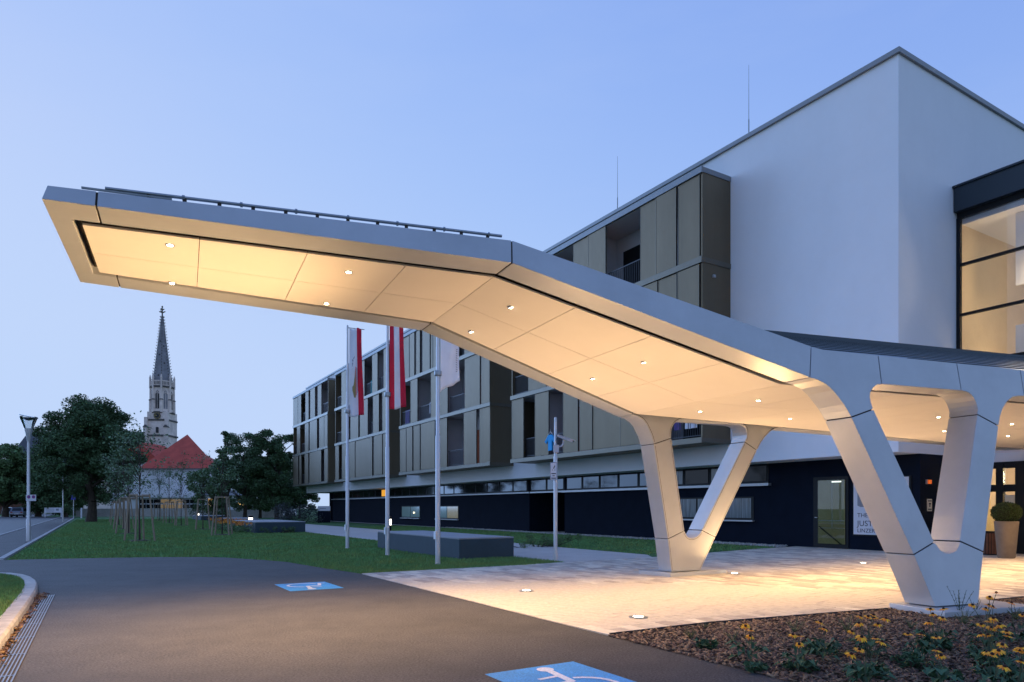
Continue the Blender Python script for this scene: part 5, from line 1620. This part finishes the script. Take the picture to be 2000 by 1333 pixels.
# ---- red roofed house with glazed wing
HY = 142.0
rh = thing("red_roofed_house", "white house with large red hipped roof in front of the church tower", "house", at(350, HY))
def hz(py, Y): return 1.4 + (992.5 - py) / 1333.3 * Y
A = [at(283, HY), at(424, HY - 3)]
ze = hz(917, HY); zk = hz(848, HY + 4)
bx0, bx1 = A[0][0], A[1][0]
MB().add([(bx0, HY - 1, 0), (bx1, HY - 3, 0), (bx1 - 6, HY + 22, 0), (bx0 - 9, HY + 24, 0), (bx0, HY - 1, ze), (bx1, HY - 3, ze), (bx1 - 6, HY + 22, ze), (bx0 - 9, HY + 24, ze)],
         [(0, 1, 5, 4), (1, 2, 6, 5), (2, 3, 7, 6), (3, 0, 4, 7), (4, 5, 6, 7)]).build("wall", M_fwall, rh)
ap = at(366, HY + 5); rb = (ap[0] - 16.0, HY + 28)
MB().add([(bx0 - .6, HY - 1.8, ze), (bx1 + .6, HY - 3.8, ze), (bx1 - 5, HY + 23, ze), (bx0 - 10, HY + 25, ze), (ap[0], ap[1], zk), (rb[0] + 9, rb[1] - 12, zk - .3)],
         [(0, 1, 4), (1, 2, 5, 4), (2, 3, 5), (3, 0, 4, 5), (0, 3, 2, 1)]).build("roof", M_tile, rh)
MB().box(bx0 - .7, bx1 + .6, HY - 4.0, HY - 3.7, ze - .25, ze - .02).build("eaves_gutter", M_dstone, rh)
m = MB().box(at(268, 132)[0], at(388, 132)[0], 129.5, 138, 0, hz(973, 132)).build("glazed_wing", M_fwall, rh)
for k in range(8):
    x0 = at(272 + k * 14.2, 129.4)[0]; x1 = at(272 + k * 14.2 + 12.6, 129.4)[0]
    MB().box(x0, x1, 129.36, 129.45, hz(993, 129.4), hz(976, 129.4)).build("glazing", M_pane if k not in (3, 4, 5) else mat("dim_warm_pane%d" % k, (.05, .05, .05), .1, emis=(.7, .5, .25), estr=.22), m)
    MB().box(x0, x1, 129.30, 129.35, hz(985.5, 129.4), hz(984, 129.4)).build("glazing_bar", M_fwall, m)
MB().box(at(266, 131)[0], at(392, 131)[0], 128.8, 138.2, hz(973, 132), hz(970.5, 132)).build("flat_roof", M_fwall, m)
lw = thing("small_red_roof_house", "small red gable roof left of the church tower foot", "house", at(290, 165))
x0 = at(283, 165)[0]
MB().box(x0 - 6, x0 + 5.5, 161, 172, 0, hz(905, 165)).build("wall", M_fwall, lw)
MB().add([(x0 - 6.5, 160.5, hz(905, 165)), (x0 + 6, 160.5, hz(905, 165)), (x0 + 6, 172.5, hz(905, 165)), (x0 - 6.5, 172.5, hz(905, 165)), (x0 + 1.0, 160.5, hz(866, 165)), (x0 + 1.0, 172.5, hz(866, 165))], [(0, 4, 5, 3), (1, 2, 5, 4), (0, 1, 4), (2, 3, 5), (0, 3, 2, 1)]).build("roof", M_tile, lw)

# ---- white house right with lit windows
wh = thing("white_annex", "low white building with glowing windows behind the trees", "building", at(480, 125))
xa, xb = at(400, 125)[0], at(556, 125)[0]
MB().box(xa, xb, 122, 132, 0, hz(968, 122)).build("wall", M_fwall, wh)
MB().add([(xa - .5, 121.5, hz(968, 122)), (xb + .5, 121.5, hz(968, 122)), (xb + .5, 132.5, hz(968, 122)), (xa - .5, 132.5, hz(968, 122)), (xa + 3, 127, hz(957, 122)), (xb - 3, 127, hz(957, 122))], [(0, 1, 5, 4), (2, 3, 4, 5), (0, 4, 3), (1, 2, 5), (0, 3, 2, 1)]).build("roof", M_slate, wh)
E_win = emit("far_lit_window", (1.0, .62, .22), 1.3)
for px, w, lit in ((407, 9, 1), (420, 5, 1), (434, 6, 0), (466, 4, 1), (474, 4, 1), (500, 6, 0), (520, 6, 0), (540, 6, 0)):
    x0 = at(px, 122)[0]; x1 = at(px + w, 122)[0]
    f = MB().box(x0 - .1, x1 + .1, 121.9, 121.99, hz(988, 122) - .1, hz(975, 122) + .1).build("window", M_fwall, wh)
    MB().box(x0, x1, 121.82, 121.9, hz(988, 122), hz(975, 122)).build("pane", E_win if lit else M_pane, f)
hb = thing("brown_house", "brown house at the left edge behind the parked cars", "house", at(-5, 150))
MB().box(at(-60, 150)[0], at(6, 150)[0], 147, 158, 0, 5.5).build("wall", mat("brown_wall", (.14, .06, .035), .9), hb)
gx0, gx1 = at(-64, 150)[0], at(9, 150)[0]
MB().add([(gx0, 146.5, 5.5), (gx1, 146.5, 5.5), (gx1, 158.5, 5.5), (gx0, 158.5, 5.5), (gx0, 152.5, 9), (gx1 - 2, 152.5, 9)], [(0, 1, 5, 4), (2, 3, 4, 5), (0, 4, 3), (1, 2, 5), (0, 3, 2, 1)]).build("roof", M_slate, hb)

# ---- grey garden walls
for lab, a, b, Y, y0, y1 in (("long low grey wall behind the rows of young trees", 148, 432, 113, 994, 1009), ("low grey wall behind the second plinth, left of the shrub", 436, 552, 100, 996, 1011)):
    w_ = thing("garden_wall", lab, "wall", (at((a + b) / 2, Y)), group="low grey garden walls")
    xs = np.linspace(at(a, Y)[0], at(b, Y)[0], 8)
    for i in range(7):
        MB().box(xs[i] + .01, xs[i + 1] - .01, Y, Y + .3, -.05, hz(y0, Y)).build("wall_panel", M_kerb, w_)
# white sign at the hotel corner
x, y, _ = at(633, 66)
ws = thing("wayfinding_sign", "low white wayfinding board at the far hotel corner", "sign", (x, y, 0))
MB().box(x - .6, x + .6, y - .04, y + .04, 1.12, 1.58).build("board", MATS["sign_white"], ws)
MB().box(x - .45, x + .2, y - .05, y - .041, 1.32, 1.38).build("print", M_gry, ws)
MB().box(x - .6, x + .6, y - .03, y + .03, -.02, 1.12).build("base", M_navy, ws)


# ================================================================== cars
def car(label, px, Y, rz, col, L_=4.2, W_=1.76, H_=1.48, van=False):
    x, y, _ = at(px, Y)
    th = thing("parked_car", label, "car", (x, y, 0), rz, "cars parked by the road")
    cm = mat("car_paint_" + str(px), col, .3, metal=.4, spec=.6)
    prof = [(-L_ / 2, .32), (-L_ / 2 + .02, .75), (-L_ / 2 + .12, .92), (L_ / 2 - 1.15, .92), (L_ / 2 - .25, .74), (L_ / 2, .55), (L_ / 2 - .02, .3), (L_ / 2 - .4, .22), (-L_ / 2 + .4, .22)]
    m = MB(); m.prism([(a, -W_ / 2, z) for a, z in prof], [(a, W_ / 2, z) for a, z in prof])
    o = m.build("body", cm, None, bevel=.06); o.parent = th
    cab = [(-L_ / 2 + .14, .92), (-L_ / 2 + .42, H_ - .04), (-L_ / 2 + .75, H_), (L_ / 2 - 1.95, H_), (L_ / 2 - 1.15, .92)]
    m = MB(); m.prism([(a, -W_ / 2 + .06 + (z - .92) * .22, z) for a, z in cab], [(a, W_ / 2 - .06 - (z - .92) * .22, z) for a, z in cab])
    o2 = m.build("cabin", cm, None, bevel=.03); o2.parent = th
    def part(nm, mm, mt, par=None):
        q = mm.build(nm, mt, None); q.parent = par or th; return q
    part("rear_window", MB().prism([(-L_ / 2 + .165, -.62, .98), (-L_ / 2 + .165, .62, .98), (-L_ / 2 + .375, .54, H_ - .1), (-L_ / 2 + .375, -.54, H_ - .1)], [(-L_ / 2 + .145, -.62, .98), (-L_ / 2 + .145, .62, .98), (-L_ / 2 + .355, .54, H_ - .1), (-L_ / 2 + .355, -.54, H_ - .1)]), M_pane)
    for sd_ in (-1, 1):
        yy0 = sd_ * (W_ / 2 - .055); yy1 = sd_ * (W_ / 2 - .135)
        part("side_window", MB().prism([(-L_ / 2 + .4, yy0, .97), (L_ / 2 - 1.35, yy0, .97), (L_ / 2 - 1.95, yy1, H_ - .12), (-L_ / 2 + .6, yy1, H_ - .12)], [(-L_ / 2 + .4, yy0 + sd_ * .012, .97), (L_ / 2 - 1.35, yy0 + sd_ * .012, .97), (L_ / 2 - 1.95, yy1 + sd_ * .012, H_ - .12), (-L_ / 2 + .6, yy1 + sd_ * .012, H_ - .12)]), M_pane)
        part("tail_light", MB().box(-L_ / 2 - .012, -L_ / 2 + .05, sd_ * .62 - .13, sd_ * .62 + .13, .66, .84), mat("tail_" + str(px) + str(sd_), (.25, .01, .01), .3))
        for ax in (-L_ / 2 + .8, L_ / 2 - .8):
            w = part("wheel", MB().cyl((ax, sd_ * (W_ / 2 - .2), .31), (ax, sd_ * (W_ / 2 + .01), .31), .31, n=18), M_dark)
            part("rim", MB().cyl((ax, sd_ * (W_ / 2 + .0), .31), (ax, sd_ * (W_ / 2 + .02), .31), .19, n=12), M_sill, w)
    part("number_plate", MB().box(-L_ / 2 - .015, -L_ / 2 + .02, -.26, .26, .42, .53), MATS["sign_white"])
    part("bumper", MB().box(-L_ / 2 - .03, -L_ / 2 + .1, -W_ / 2 + .05, W_ / 2 - .05, .3, .45), M_dark)
car("dark parked car at the left edge, behind the silver one", 19, 118, R(118), (.015, .02, .03))
car("silver-blue parked car left of the street lamp", 40, 104, R(112), (.16, .18, .22))
car("white parked car behind the white board", 128, 128, R(175), (.6, .62, .66), 4.6, 1.85, 1.7)
